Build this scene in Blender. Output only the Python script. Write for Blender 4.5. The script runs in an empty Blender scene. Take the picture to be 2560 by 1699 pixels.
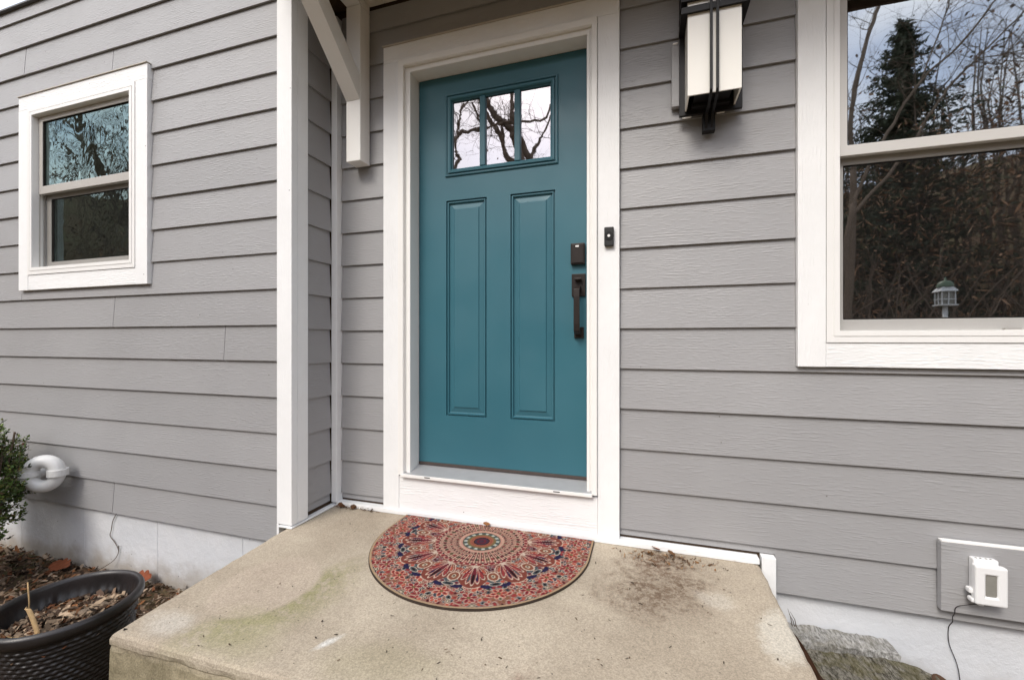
import bpy, bmesh, math, random
import numpy as np
from mathutils import Vector, Matrix, noise as mnoise

R = math.radians
scene = bpy.context.scene
col = scene.collection

# ------------------------------------------------------------------ camera
cam_d = bpy.data.cameras.new('camera')
cam_d.sensor_width = 36.0
cam_d.lens = 36.0 * 1063.0 / 2560.0
cam_d.clip_start = 0.02
cam_d.clip_end = 600.0
cam = bpy.data.objects.new('camera', cam_d)
cam.location = (0, 0, 0)
YAW = math.atan2(332, 1063)
cam.rotation_euler = (R(90), 0, YAW)
col.objects.link(cam)
scene.camera = cam

# ------------------------------------------------------------------ sky, sun, exposure
SUN_EL, SUN_AZ = R(46), R(196)      # azimuth clockwise from +Y: behind the camera, a little left
world = bpy.data.worlds.new('World')
scene.world = world
world.use_nodes = True
wt = world.node_tree
wt.nodes.clear()
w_out = wt.nodes.new('ShaderNodeOutputWorld')
w_bg = wt.nodes.new('ShaderNodeBackground')
w_sky = wt.nodes.new('ShaderNodeTexSky')
w_sky.sky_type = 'NISHITA'
w_sky.sun_disc = False
w_sky.sun_elevation = SUN_EL
w_sky.sun_rotation = SUN_AZ
w_sky.dust_density = 2.0
w_tc = wt.nodes.new('ShaderNodeTexCoord')
w_map = wt.nodes.new('ShaderNodeMapping')
w_map.inputs['Scale'].default_value = (1.0, 1.0, 2.2)
w_n = wt.nodes.new('ShaderNodeTexNoise')
w_n.inputs['Scale'].default_value = 2.3
w_n.inputs['Detail'].default_value = 3
w_n.inputs['Roughness'].default_value = 0.55
w_r = wt.nodes.new('ShaderNodeMapRange')
w_r.inputs['From Min'].default_value = 0.40
w_r.inputs['From Max'].default_value = 0.62
w_r.inputs['To Min'].default_value = 0.16
w_r.inputs['To Max'].default_value = 1.0
w_mix = wt.nodes.new('ShaderNodeMix')
w_mix.data_type = 'RGBA'
w_mix.inputs['B'].default_value = (9.3, 9.2, 9.3, 1)     # overcast cloud
wt.links.new(w_tc.outputs['Generated'], w_map.inputs['Vector'])
wt.links.new(w_map.outputs['Vector'], w_n.inputs['Vector'])
wt.links.new(w_n.outputs['Fac'], w_r.inputs['Value'])
wt.links.new(w_r.outputs['Result'], w_mix.inputs['Factor'])
wt.links.new(w_sky.outputs['Color'], w_mix.inputs['A'])
wt.links.new(w_mix.outputs['Result'], w_bg.inputs['Color'])
w_bg.inputs['Strength'].default_value = 0.13
wt.links.new(w_bg.outputs['Background'], w_out.inputs['Surface'])

sun_d = bpy.data.lights.new('sun', 'SUN')
sun_d.energy = 1.1
sun_d.angle = R(20)
sun_d.color = (1.0, 0.95, 0.87)
sun = bpy.data.objects.new('sun', sun_d)
_sd = Vector((math.sin(SUN_AZ) * math.cos(SUN_EL), math.cos(SUN_AZ) * math.cos(SUN_EL), math.sin(SUN_EL)))
sun.rotation_euler = _sd.to_track_quat('Z', 'Y').to_euler()
sun.location = _sd * 30
col.objects.link(sun)

scene.cycles.max_bounces = 6
scene.cycles.diffuse_bounces = 3
scene.cycles.glossy_bounces = 3
scene.cycles.transmission_bounces = 3
scene.cycles.transparent_max_bounces = 6
scene.view_settings.view_transform = 'Standard'
scene.view_settings.look = 'None'
scene.view_settings.gamma = 1.0
scene.view_settings.use_curve_mapping = False
scene.view_settings.exposure = 0.98

# ------------------------------------------------------------------ material helpers
class NT:
    def __init__(s, name):
        s.m = bpy.data.materials.new(name)
        s.m.use_nodes = True
        s.t = s.m.node_tree
        s.t.nodes.clear()
        s.out = s.t.nodes.new('ShaderNodeOutputMaterial')
    def n(s, typ, ins=None, **props):
        nd = s.t.nodes.new('ShaderNode' + typ)
        for k, v in props.items():
            setattr(nd, k, v)
        if ins:
            for k, v in ins.items():
                s.set(nd.inputs[k], v)
        return nd
    def set(s, sock, v):
        if isinstance(v, bpy.types.NodeSocket):
            s.t.links.new(v, sock)
        else:
            if isinstance(v, tuple) and sock.type == 'RGBA' and len(v) == 3:
                v = v + (1.0,)
            sock.default_value = v
    def math(s, op, a, b=0.0, c=None, clamp=False):
        nd = s.t.nodes.new('ShaderNodeMath')
        nd.operation = op
        nd.use_clamp = clamp
        s.set(nd.inputs[0], a)
        s.set(nd.inputs[1], b)
        if c is not None:
            s.set(nd.inputs[2], c)
        return nd.outputs[0]
    def mr(s, v, a, b, c=0.0, d=1.0):
        nd = s.n('MapRange', {'Value': v, 'From Min': a, 'From Max': b, 'To Min': c, 'To Max': d})
        nd.interpolation_type = 'SMOOTHSTEP'
        return nd.outputs['Result']
    def mix(s, f, a, b, mode='MIX'):
        nd = s.t.nodes.new('ShaderNodeMix')
        nd.data_type = 'RGBA'
        nd.blend_type = mode
        s.set(nd.inputs['Factor'], f)
        s.set(nd.inputs['A'], a)
        s.set(nd.inputs['B'], b)
        return nd.outputs['Result']
    def xyz(s, x, y, z):
        return s.n('CombineXYZ', {'X': x, 'Y': y, 'Z': z}).outputs[0]
    def noise(s, vec, scale, detail=3.0, rough=0.5, dist=0.0):
        return s.n('TexNoise', {'Vector': vec, 'Scale': scale, 'Detail': detail, 'Roughness': rough, 'Distortion': dist}).outputs['Fac']
    def bsdf(s, color, rough=0.5, spec=0.5, normal=None, metal=0.0, **kw):
        ins = {'Base Color': color, 'Roughness': rough, 'Metallic': metal, 'Specular IOR Level': spec}
        if normal is not None:
            ins['Normal'] = normal
        ins.update(kw)
        b = s.n('BsdfPrincipled', ins)
        s.t.links.new(b.outputs[0], s.out.inputs['Surface'])
        return b
    def bump(s, h, strength=0.5, dist=0.001):
        return s.n('Bump', {'Height': h, 'Strength': strength, 'Distance': dist}).outputs[0]

def grain_mat(name, color, axis, rough=0.5, spec=0.4, strength=0.36, specks=True, vary=0.09, freq=620.0, dirt=(0.10, 0.09, 0.08)):
    """embossed wood-grain paint; axis = direction of the grain"""
    k = NT(name)
    tc = k.n('TexCoord').outputs['Object']
    rnd = k.n('ObjectInfo').outputs['Random']
    sp = k.n('SeparateXYZ', {'Vector': tc})
    X, Y, Z = sp.outputs
    if axis == 'x': a, b = X, Z
    elif axis == 'y': a, b = Y, Z
    else: a, b = Z, k.math('ADD', X, Y)
    a = k.math('MULTIPLY_ADD', rnd, 37.0, a)
    r10 = k.math('MULTIPLY', rnd, 91.0)
    n1 = k.noise(k.xyz(k.math('MULTIPLY', a, 1.6), k.math('MULTIPLY', b, 9.0), r10), 1.0, 1.0, 0.5)
    ph = k.math('MULTIPLY_ADD', n1, 46.0, k.math('MULTIPLY', b, freq))
    sn = k.math('SINE', ph)
    sn = k.math('POWER', k.math('MULTIPLY_ADD', sn, 0.5, 0.5), 2.2)
    mk = k.mr(k.noise(k.xyz(k.math('MULTIPLY', a, 3.0), k.math('MULTIPLY', b, 17.0), r10), 1.0, 1.0), 0.44, 0.66)
    brk = k.noise(k.xyz(k.math('MULTIPLY', a, 26.0), k.math('MULTIPLY', b, 130.0), r10), 1.0, 1.5, 0.6)
    h = k.math('MULTIPLY', k.math('MULTIPLY', sn, mk), k.mr(brk, 0.35, 0.6))
    h = k.math('ADD', h, k.math('MULTIPLY', k.mr(brk, 0.48, 0.72), 0.75))
    nm = k.bump(h, strength, 0.0016)
    mot = k.noise(tc, 2.6, 4.0, 0.65)
    v = k.math('MULTIPLY_ADD', mot, 0.20, 0.90)
    v = k.math('MULTIPLY', v, k.math('MULTIPLY_ADD', rnd, vary, 1.0 - vary * 0.5))
    c = k.mix(1.0, color, k.n('CombineColor', {0: v, 1: v, 2: v}).outputs[0], 'MULTIPLY')
    if specks:
        vo = k.n('TexVoronoi', {'Vector': tc, 'Scale': 13.0, 'Randomness': 1.0})
        s1 = k.math('LESS_THAN', vo.outputs['Distance'], 0.042)
        s2 = k.math('GREATER_THAN', k.n('SeparateColor', {0: vo.outputs['Color']}).outputs[0], 0.78)
        c = k.mix(k.math('MULTIPLY', k.math('MULTIPLY', s1, s2), 0.75), c, dirt)
    k.bsdf(c, rough, spec, nm)
    return k.m

def plain_mat(name, color, rough=0.5, spec=0.5, metal=0.0, nscale=0, namp=0.0, bump=0.0, bscale=200.0, bdist=0.001, **kw):
    k = NT(name)
    tc = k.n('TexCoord').outputs['Object']
    c = color
    if namp:
        v = k.math('MULTIPLY_ADD', k.noise(tc, nscale, 4.0, 0.6), 2 * namp, 1 - namp)
        c = k.mix(1.0, color, k.n('CombineColor', {0: v, 1: v, 2: v}).outputs[0], 'MULTIPLY')
    nm = k.bump(k.noise(tc, bscale, 3.0, 0.6), bump, bdist) if bump else None
    k.bsdf(c, rough, spec, nm, metal, **kw)
    return k.m

def attr_mat(name, rough=0.8, spec=0.2, bump=0.0, bscale=200.0, trans=0.0, namp=0.0, nscale=60.0):
    k = NT(name)
    at = k.n('Attribute', attribute_name='tint')
    c = at.outputs['Color']
    tc = k.n('TexCoord').outputs['Object']
    if namp:
        v = k.math('MULTIPLY_ADD', k.noise(tc, nscale, 4.0, 0.6), 2 * namp, 1 - namp)
        c = k.mix(1.0, c, k.n('CombineColor', {0: v, 1: v, 2: v}).outputs[0], 'MULTIPLY')
    nm = k.bump(k.noise(tc, bscale, 3.0, 0.6), bump, 0.001) if bump else None
    b = k.bsdf(c, rough, spec, nm)
    if trans:
        t = k.n('BsdfTranslucent', {'Color': c})
        m = k.n('MixShader', {0: trans, 1: b.outputs[0], 2: t.outputs[0]})
        k.t.links.new(m.outputs[0], k.out.inputs['Surface'])
    return k.m

def glass_mat(name, refl, tint=(0.55, 0.6, 0.6), wav=0.0, wscale=3.0, refl_col=(1, 1, 1)):
    k = NT(name)
    tc = k.n('TexCoord').outputs['Object']
    nm = None
    if wav:
        nm = k.bump(k.noise(tc, wscale, 2.0, 0.5, 0.6), 1.0, wav)
    g = k.n('BsdfGlossy', {'Color': refl_col, 'Roughness': 0.015})
    if nm is not None:
        k.set(g.inputs['Normal'], nm)
    t = k.n('BsdfTransparent', {'Color': tint})
    lw = k.n('LayerWeight', {'Blend': 0.25})
    f = k.math('MULTIPLY_ADD', lw.outputs['Fresnel'], 0.5, refl, clamp=True)
    m = k.n('MixShader', {0: f, 1: t.outputs[0], 2: g.outputs[0]})
    k.t.links.new(m.outputs[0], k.out.inputs['Surface'])
    return k.m

GREY = (0.328, 0.326, 0.332)
WHITE = (0.85, 0.856, 0.858)
M = {}
M['siding_x'] = grain_mat('siding_paint_x', GREY, 'x', 0.42, 0.5)
M['siding_y'] = grain_mat('siding_paint_y', GREY, 'y', 0.42, 0.5)
M['trim_x'] = grain_mat('white_trim_x', WHITE, 'x', 0.5, 0.4, 0.5, vary=0.02)
M['trim_y'] = grain_mat('white_trim_y', WHITE, 'y', 0.5, 0.4, 0.4, vary=0.02)
M['trim_z'] = grain_mat('white_trim_z', WHITE, 'z', 0.5, 0.4, 0.35, vary=0.02)
M['smooth_white'] = plain_mat('smooth_white_paint', (0.86, 0.852, 0.83), 0.45, 0.4, nscale=6, namp=0.03)
M['vinyl'] = plain_mat('window_vinyl', (0.84, 0.835, 0.82), 0.35, 0.5, nscale=5, namp=0.03)
M['sash'] = plain_mat('window_sash_vinyl', (0.45, 0.43, 0.40), 0.4, 0.5, nscale=6, namp=0.04)
M['sash_light'] = plain_mat('light_window_sash_vinyl', (0.62, 0.605, 0.58), 0.4, 0.5, nscale=6, namp=0.04)
M['dark'] = plain_mat('dark_gap', (0.02, 0.018, 0.016), 0.9, 0.1)
M['interior'] = plain_mat('interior_wall', (0.10, 0.09, 0.075), 0.9, 0.1)
M['cap_metal'] = plain_mat('dark_wall_cap', (0.10, 0.10, 0.105), 0.5, 0.4)
M['flashing'] = plain_mat('tan_metal_flashing', (0.50, 0.46, 0.40), 0.45, 0.5, nscale=9, namp=0.08)
M['glass_door'] = glass_mat('door_glass', 0.34, (0.25, 0.25, 0.25), 0.00035, 5.0, (1.0, 0.97, 1.0))
M['glass_up'] = glass_mat('window_glass', 0.34, (0.35, 0.38, 0.38), 0.0006, 2.0, (0.92, 0.97, 1.0))
M['glass_low'] = glass_mat('lower_window_glass', 0.46, (0.35, 0.38, 0.38), 0.0006, 2.0)
M['glass_wavy'] = glass_mat('wavy_window_glass', 0.22, (0.35, 0.42, 0.40), 0.0018, 7.0, (0.74, 0.98, 0.96))
M['black_metal'] = plain_mat('black_lamp_metal', (0.009, 0.0085, 0.009), 0.45, 0.3, nscale=20, namp=0.15)
M['bronze'] = plain_mat('oil_rubbed_bronze', (0.020, 0.014, 0.012), 0.45, 0.4, metal=0.2, nscale=60, namp=0.3)
M['opal'] = plain_mat('opal_glass', (0.88, 0.86, 0.80), 0.22, 0.5, nscale=3, namp=0.02)
M['rubber'] = plain_mat('black_plastic', (0.02, 0.02, 0.02), 0.5, 0.4)
M['aluminium'] = plain_mat('threshold_aluminium', (0.42, 0.42, 0.43), 0.42, 0.5, 0.35, nscale=14, namp=0.12, bump=0.1, bscale=60)
M['sweep'] = plain_mat('door_sweep', (0.075, 0.058, 0.052), 0.7, 0.3, nscale=30, namp=0.3)
M['pvc'] = plain_mat('white_pvc', (0.72, 0.72, 0.71), 0.28, 0.5, nscale=18, namp=0.12)
M['outlet'] = plain_mat('white_outlet_plastic', (0.80, 0.80, 0.80), 0.3, 0.5)
M['outlet_win'] = plain_mat('smoky_outlet_window', (0.24, 0.235, 0.21), 0.2, 0.5, nscale=30, namp=0.15)
M['soffit'] = plain_mat('soffit_paint', (0.66, 0.62, 0.56), 0.6, 0.3, nscale=7, namp=0.06)
M['plywood'] = plain_mat('bare_roof_sheathing', (0.09, 0.06, 0.04), 0.9, 0.1, nscale=40, namp=0.3, bump=0.4, bscale=90)
M['shingle'] = plain_mat('roof_shingle', (0.06, 0.055, 0.05), 0.95, 0.1, nscale=60, namp=0.3)
M['fascia'] = plain_mat('brown_fascia', (0.10, 0.06, 0.045), 0.5, 0.4, nscale=5, namp=0.1)
M['bark'] = plain_mat('bark', (0.20, 0.155, 0.12), 0.95, 0.1, nscale=9, namp=0.35, bump=0.6, bscale=30, bdist=0.02)
M['bark_dark'] = plain_mat('woodland_bark', (0.15, 0.115, 0.09), 0.95, 0.1, nscale=3, namp=0.35)
M['leaf_tint'] = attr_mat('leaf_tint', 0.7, 0.25, trans=0.15)
M['green_tint'] = attr_mat('evergreen_leaf', 0.38, 0.45, trans=0.18)
M['chip_tint'] = attr_mat('mulch_tint', 0.85, 0.15, bump=0.5, bscale=160, namp=0.25, nscale=90)
M['stem'] = plain_mat('dead_stem', (0.10, 0.075, 0.055), 0.9, 0.1, nscale=60, namp=0.3)
M['cable'] = plain_mat('thin_dark_cable', (0.035, 0.03, 0.03), 0.6, 0.3)
M['straw'] = plain_mat('dry_straw_stalk', (0.48, 0.33, 0.17), 0.8, 0.2, nscale=70, namp=0.3, bump=0.5, bscale=120)
M['brownleaf'] = plain_mat('dry_brown_leaf', (0.060, 0.026, 0.013), 0.5, 0.4, nscale=35, namp=0.4, bump=0.6, bscale=60, bdist=0.003)
M['feeder_white'] = plain_mat('feeder_white', (0.75, 0.78, 0.80), 0.5, 0.4)
M['feeder_green'] = plain_mat('feeder_green', (0.10, 0.16, 0.10), 0.4, 0.5)

def door_mat():
    k = NT('teal_door_paint')
    tc = k.n('TexCoord').outputs['Object']
    sp = k.n('SeparateXYZ', {'Vector': tc})
    c = k.mix(k.mr(k.noise(tc, 2.0, 3.0), 0.3, 0.7), (0.033, 0.131, 0.173), (0.039, 0.144, 0.186))
    # chipped paint near the bottom edge
    low = k.math('LESS_THAN', sp.outputs[2], -0.50)
    vo = k.n('TexVoronoi', {'Vector': tc, 'Scale': 22.0})
    ch = k.math('MULTIPLY', k.math('LESS_THAN', vo.outputs['Distance'], 0.07),
                k.math('GREATER_THAN', k.n('SeparateColor', {0: vo.outputs['Color']}).outputs[1], 0.94))
    c = k.mix(k.math('MULTIPLY', ch, low), c, (0.7, 0.72, 0.7))
    nm = k.bump(k.noise(tc, 420.0, 2.0), 0.12, 0.0006)
    k.bsdf(c, k.mr(k.noise(tc, 3.5, 4.0, 0.6), 0.3, 0.7, 0.34, 0.50), 0.45, nm)
    return k.m
M['door'] = door_mat()

def foundation_mat():
    k = NT('white_painted_foundation')
    tc = k.n('TexCoord').outputs['Object']
    sp = k.n('SeparateXYZ', {'Vector': tc})
    c = k.mix(k.mr(k.noise(tc, 3.0, 4.0), 0.35, 0.7), (0.60, 0.62, 0.65), (0.68, 0.69, 0.71))
    # soil splash near the ground
    z = k.math('MULTIPLY_ADD', k.noise(tc, 7.0, 4.0, 0.6), 0.22, sp.outputs[2])
    c = k.mix(k.mr(z, -1.245, -1.08, 0.8, 0.0), c, (0.30, 0.25, 0.19))
    vo = k.n('TexVoronoi', {'Vector': tc, 'Scale': 24.0})
    s = k.math('MULTIPLY', k.math('LESS_THAN', vo.outputs['Distance'], 0.075),
               k.math('GREATER_THAN', k.n('SeparateColor', {0: vo.outputs['Color']}).outputs[0], 0.70))
    c = k.mix(k.math('MULTIPLY', s, 0.7), c, (0.10, 0.09, 0.08))
    nm = k.bump(k.noise(tc, 22.0, 6.0, 0.7), 0.6, 0.008)
    k.bsdf(c, 0.6, 0.3, nm)
    return k.m
M['foundation'] = foundation_mat()

def concrete_mat():
    k = NT('stained_stoop_concrete')
    tc = k.n('TexCoord').outputs['Object']
    sp = k.n('SeparateXYZ', {'Vector': tc})
    X, Y, Z = sp.outputs
    big = k.noise(tc, 2.6, 4.0, 0.55)
    c = k.mix(k.mr(big, 0.3, 0.72), (0.335, 0.282, 0.216), (0.450, 0.388, 0.304))
    # sandy speckle
    fi = k.noise(tc, 190.0, 4.0, 0.8)
    v = k.math('MULTIPLY_ADD', k.mr(fi, 0.30, 0.70), 0.56, 0.72)
    wob = k.noise(tc, 7.0, 4.0, 0.65)
    wob2 = k.noise(tc, 26.0, 4.0, 0.7)
    def blob(cx, cy, rx, ry, soft=0.5, ang=0.0, amp=1.1):
        ca, sa = math.cos(ang), math.sin(ang)
        dx = k.math('SUBTRACT', X, cx)
        dy = k.math('SUBTRACT', Y, cy)
        u = k.math('ADD', k.math('MULTIPLY', dx, ca / rx), k.math('MULTIPLY', dy, sa / rx))
        w = k.math('ADD', k.math('MULTIPLY', dx, -sa / ry), k.math('MULTIPLY', dy, ca / ry))
        d = k.math('SQRT', k.math('ADD', k.math('MULTIPLY', u, u), k.math('MULTIPLY', w, w)))
        d = k.math('MULTIPLY_ADD', k.math('SUBTRACT', wob, 0.5), amp, d)
        d = k.math('MULTIPLY_ADD', k.math('SUBTRACT', wob2, 0.5), amp * 0.8, d)
        return k.mr(d, 1.0 - soft, 1.0 + soft * 0.4, 1.0, 0.0)
    # pot ring: cleaner pinkish oval where a planter stood, algae round its front edge
    def ring(cx, cy, rx, ry, ang):
        ca, sa = math.cos(ang), math.sin(ang)
        dx = k.math('SUBTRACT', X, cx); dy = k.math('SUBTRACT', Y, cy)
        u = k.math('ADD', k.math('MULTIPLY', dx, ca / rx), k.math('MULTIPLY', dy, sa / rx))
        w = k.math('ADD', k.math('MULTIPLY', dx, -sa / ry), k.math('MULTIPLY', dy, ca / ry))
        d = k.math('SQRT', k.math('ADD', k.math('MULTIPLY', u, u), k.math('MULTIPLY', w, w)))
        return k.math('MULTIPLY_ADD', k.math('SUBTRACT', wob, 0.5), 0.10, d), u, w
    d, u, w = ring(-1.335, 1.235, 0.175, 0.20, 0.0)
    c = k.mix(k.math('MULTIPLY', k.mr(d, 0.90, 1.02, 0.5, 0.0), k.mr(wob2, 0.25, 0.6, 0.4, 1.0)), c, (0.435, 0.358, 0.288))
    side = k.math('MULTIPLY', k.mr(k.math('SUBTRACT', u, k.math('MULTIPLY', w, 0.45)), 0.25, 0.8), k.mr(wob2, 0.32, 0.55))
    alg = k.math('MULTIPLY', k.math('MULTIPLY', k.mr(d, 0.94, 1.10), k.mr(d, 1.05, 2.1, 1.0, 0.0)), side)
    c = k.mix(k.math('MULTIPLY', alg, 0.62), c, (0.20, 0.20, 0.072))
    gr = k.math('MULTIPLY', blob(-1.18, 1.00, 0.17, 0.10, 0.8, -0.4), 0.45)
    c = k.mix(gr, c, (0.28, 0.26, 0.145))
    gr = k.math('MULTIPLY', blob(-0.72, 1.02, 0.22, 0.10, 0.8, 0.2), 0.35)
    c = k.mix(gr, c, (0.30, 0.27, 0.165))
    gr = k.math('MULTIPLY', blob(-0.15, 1.00, 0.2, 0.12, 0.8, 0.2), 0.40)
    c = k.mix(gr, c, (0.30, 0.265, 0.165))
    # muddy brown stain right of the mat, running to the wall
    pore = k.mr(k.noise(tc, 48.0, 5.0, 0.75), 0.40, 0.60, 0.25, 1.0)
    br = k.math('MULTIPLY', blob(0.06, 1.64, 0.22, 0.17, 0.8, 0.5, 1.9), pore)
    c = k.mix(br, c, (0.150, 0.105, 0.072))
    br = k.math('MULTIPLY', blob(0.07, 1.83, 0.13, 0.11, 0.8, 0.0, 1.9), pore)
    c = k.mix(br, c, (0.14, 0.085, 0.055))
    br = k.math('MULTIPLY', k.math('MULTIPLY', blob(-0.30, 1.02, 0.07, 0.12, 0.8), pore), 0.7)
    c = k.mix(br, c, (0.21, 0.135, 0.10))
    # pale efflorescence by the right edge, and one paint smear
    pl = k.math('MULTIPLY', blob(0.40, 1.50, 0.07, 0.16, 0.5, -0.2), 0.65)
    c = k.mix(pl, c, (0.58, 0.55, 0.48))
    pl = k.math('MULTIPLY', blob(0.24, 1.62, 0.07, 0.06, 0.6), 0.45)
    c = k.mix(pl, c, (0.56, 0.52, 0.45))
    pl = k.math('MULTIPLY', blob(-1.45, 0.97, 0.10, 0.06, 0.7), 0.5)
    c = k.mix(pl, c, (0.53, 0.50, 0.45))
    sm = k.math('MULTIPLY', blob(-0.905, 1.045, 0.015, 0.048, 0.9, -0.5, 1.2), 0.7)
    c = k.mix(sm, c, (0.66, 0.66, 0.64))
    c = k.mix(1.0, c, k.n('CombineColor', {0: v, 1: v, 2: v}).outputs[0], 'MULTIPLY')
    # dark pits and hair-like twig bits
    vo = k.n('TexVoronoi', {'Vector': tc, 'Scale': 34.0})
    s = k.math('MULTIPLY', k.math('LESS_THAN', vo.outputs['Distance'], 0.085),
               k.math('GREATER_THAN', k.n('SeparateColor', {0: vo.outputs['Color']}).outputs[0], 0.62))
    c = k.mix(k.math('MULTIPLY', s, 0.75), c, (0.06, 0.05, 0.04))
    # weathered darker, greener vertical faces
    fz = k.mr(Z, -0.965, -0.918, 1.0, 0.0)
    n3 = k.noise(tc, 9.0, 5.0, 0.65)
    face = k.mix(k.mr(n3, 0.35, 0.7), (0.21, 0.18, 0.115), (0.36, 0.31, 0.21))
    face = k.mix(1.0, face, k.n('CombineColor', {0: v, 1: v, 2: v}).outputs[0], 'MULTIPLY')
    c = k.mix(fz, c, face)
    h = k.math('ADD', k.math('MULTIPLY', fi, 0.5), k.noise(tc, 30.0, 4.0, 0.65))
    nm = k.bump(h, 0.55, 0.004)
    k.bsdf(c, 0.88, 0.2, nm)
    return k.m
M['concrete'] = concrete_mat()

def ground_mat():
    k = NT('yard_ground')
    tc = k.n('TexCoord').outputs['Object']
    c = k.mix(k.mr(k.noise(tc, 0.6, 5.0, 0.6), 0.4, 0.62), (0.095, 0.062, 0.038), (0.10, 0.10, 0.05))
    c = k.mix(k.mr(k.noise(tc, 25.0, 4.0, 0.7), 0.4, 0.7), c, (0.16, 0.10, 0.062))
    nm = k.bump(k.noise(tc, 18.0, 5.0, 0.7), 0.8, 0.04)
    k.bsdf(c, 0.95, 0.1, nm)
    return k.m
M['ground'] = ground_mat()

def slab_mat(name, c1, c2, moss, amt):
    k = NT(name)
    tc = k.n('TexCoord').outputs['Object']
    sp = k.n('SeparateXYZ', {'Vector': tc})
    st = k.xyz(k.math('MULTIPLY', sp.outputs[0], 105.0), k.math('MULTIPLY', sp.outputs[1], 30.0), k.math('MULTIPLY', sp.outputs[2], 50.0))
    n = k.noise(st, 1.0, 6.0, 0.8)
    c = k.mix(k.mr(n, 0.36, 0.66), c1, c2)
    c = k.mix(k.math('MULTIPLY', k.mr(k.noise(tc, 13.0, 4.0, 0.65), 0.42, 0.6), amt), c, moss)
    nm = k.bump(n, 1.0, 0.012)
    k.bsdf(c, 0.92, 0.2, nm)
    return k.m
M['slab_grey'] = slab_mat('weathered_grey_stone', (0.20, 0.195, 0.18), (0.62, 0.61, 0.59), (0.22, 0.20, 0.14), 0.35)
M['slab_moss'] = slab_mat('mossy_brown_stone', (0.040, 0.034, 0.022), (0.34, 0.32, 0.27), (0.13, 0.115, 0.045), 0.5)

def planter_mat():
    k = NT('black_rippled_plastic')
    tc = k.n('TexCoord').outputs['Object']
    c = k.mix(k.mr(k.noise(tc, 8.0, 4.0), 0.35, 0.7), (0.012, 0.0105, 0.0105), (0.024, 0.020, 0.020))
    nm = k.bump(k.noise(tc, 240.0, 3.0, 0.6), 0.3, 0.001)
    k.bsdf(c, 0.33, 0.5, nm)
    return k.m
M['planter'] = planter_mat()
M['mat_print'] = attr_mat('printed_mat_face', 0.95, 0.1, bump=0.5, bscale=500, namp=0.18, nscale=300)
M['mat_edge'] = plain_mat('mat_rubber_edge', (0.045, 0.032, 0.024), 0.85, 0.2)

def screen_mat():
    k = NT('insect_screen')
    d = k.n('BsdfDiffuse', {'Color': (0.025, 0.025, 0.025, 1)})
    t = k.n('BsdfTransparent', {'Color': (1, 1, 1, 1)})
    m = k.n('MixShader', {0: 0.22, 1: t.outputs[0], 2: d.outputs[0]})
    k.t.links.new(m.outputs[0], k.out.inputs['Surface'])
    return k.m
M['screen'] = screen_mat()

# ------------------------------------------------------------------ mesh helpers
def link(name, me, mat=None, parent=None):
    o = bpy.data.objects.new(name, me)
    col.objects.link(o)
    if mat is not None and me is not None:
        me.materials.append(M[mat] if isinstance(mat, str) else mat)
    if parent is not None:
        o.parent = parent
    return o

def tag(o, label=None, cat=None, group=None, kind=None):
    if label: o['label'] = label
    if cat: o['category'] = cat
    if group: o['group'] = group
    if kind: o['kind'] = kind
    return o

def empty(name, loc=(0, 0, 0), parent=None):
    o = bpy.data.objects.new(name, None)
    o.location = loc
    o.empty_display_size = 0.1
    col.objects.link(o)
    if parent: o.parent = parent
    return o

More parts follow.
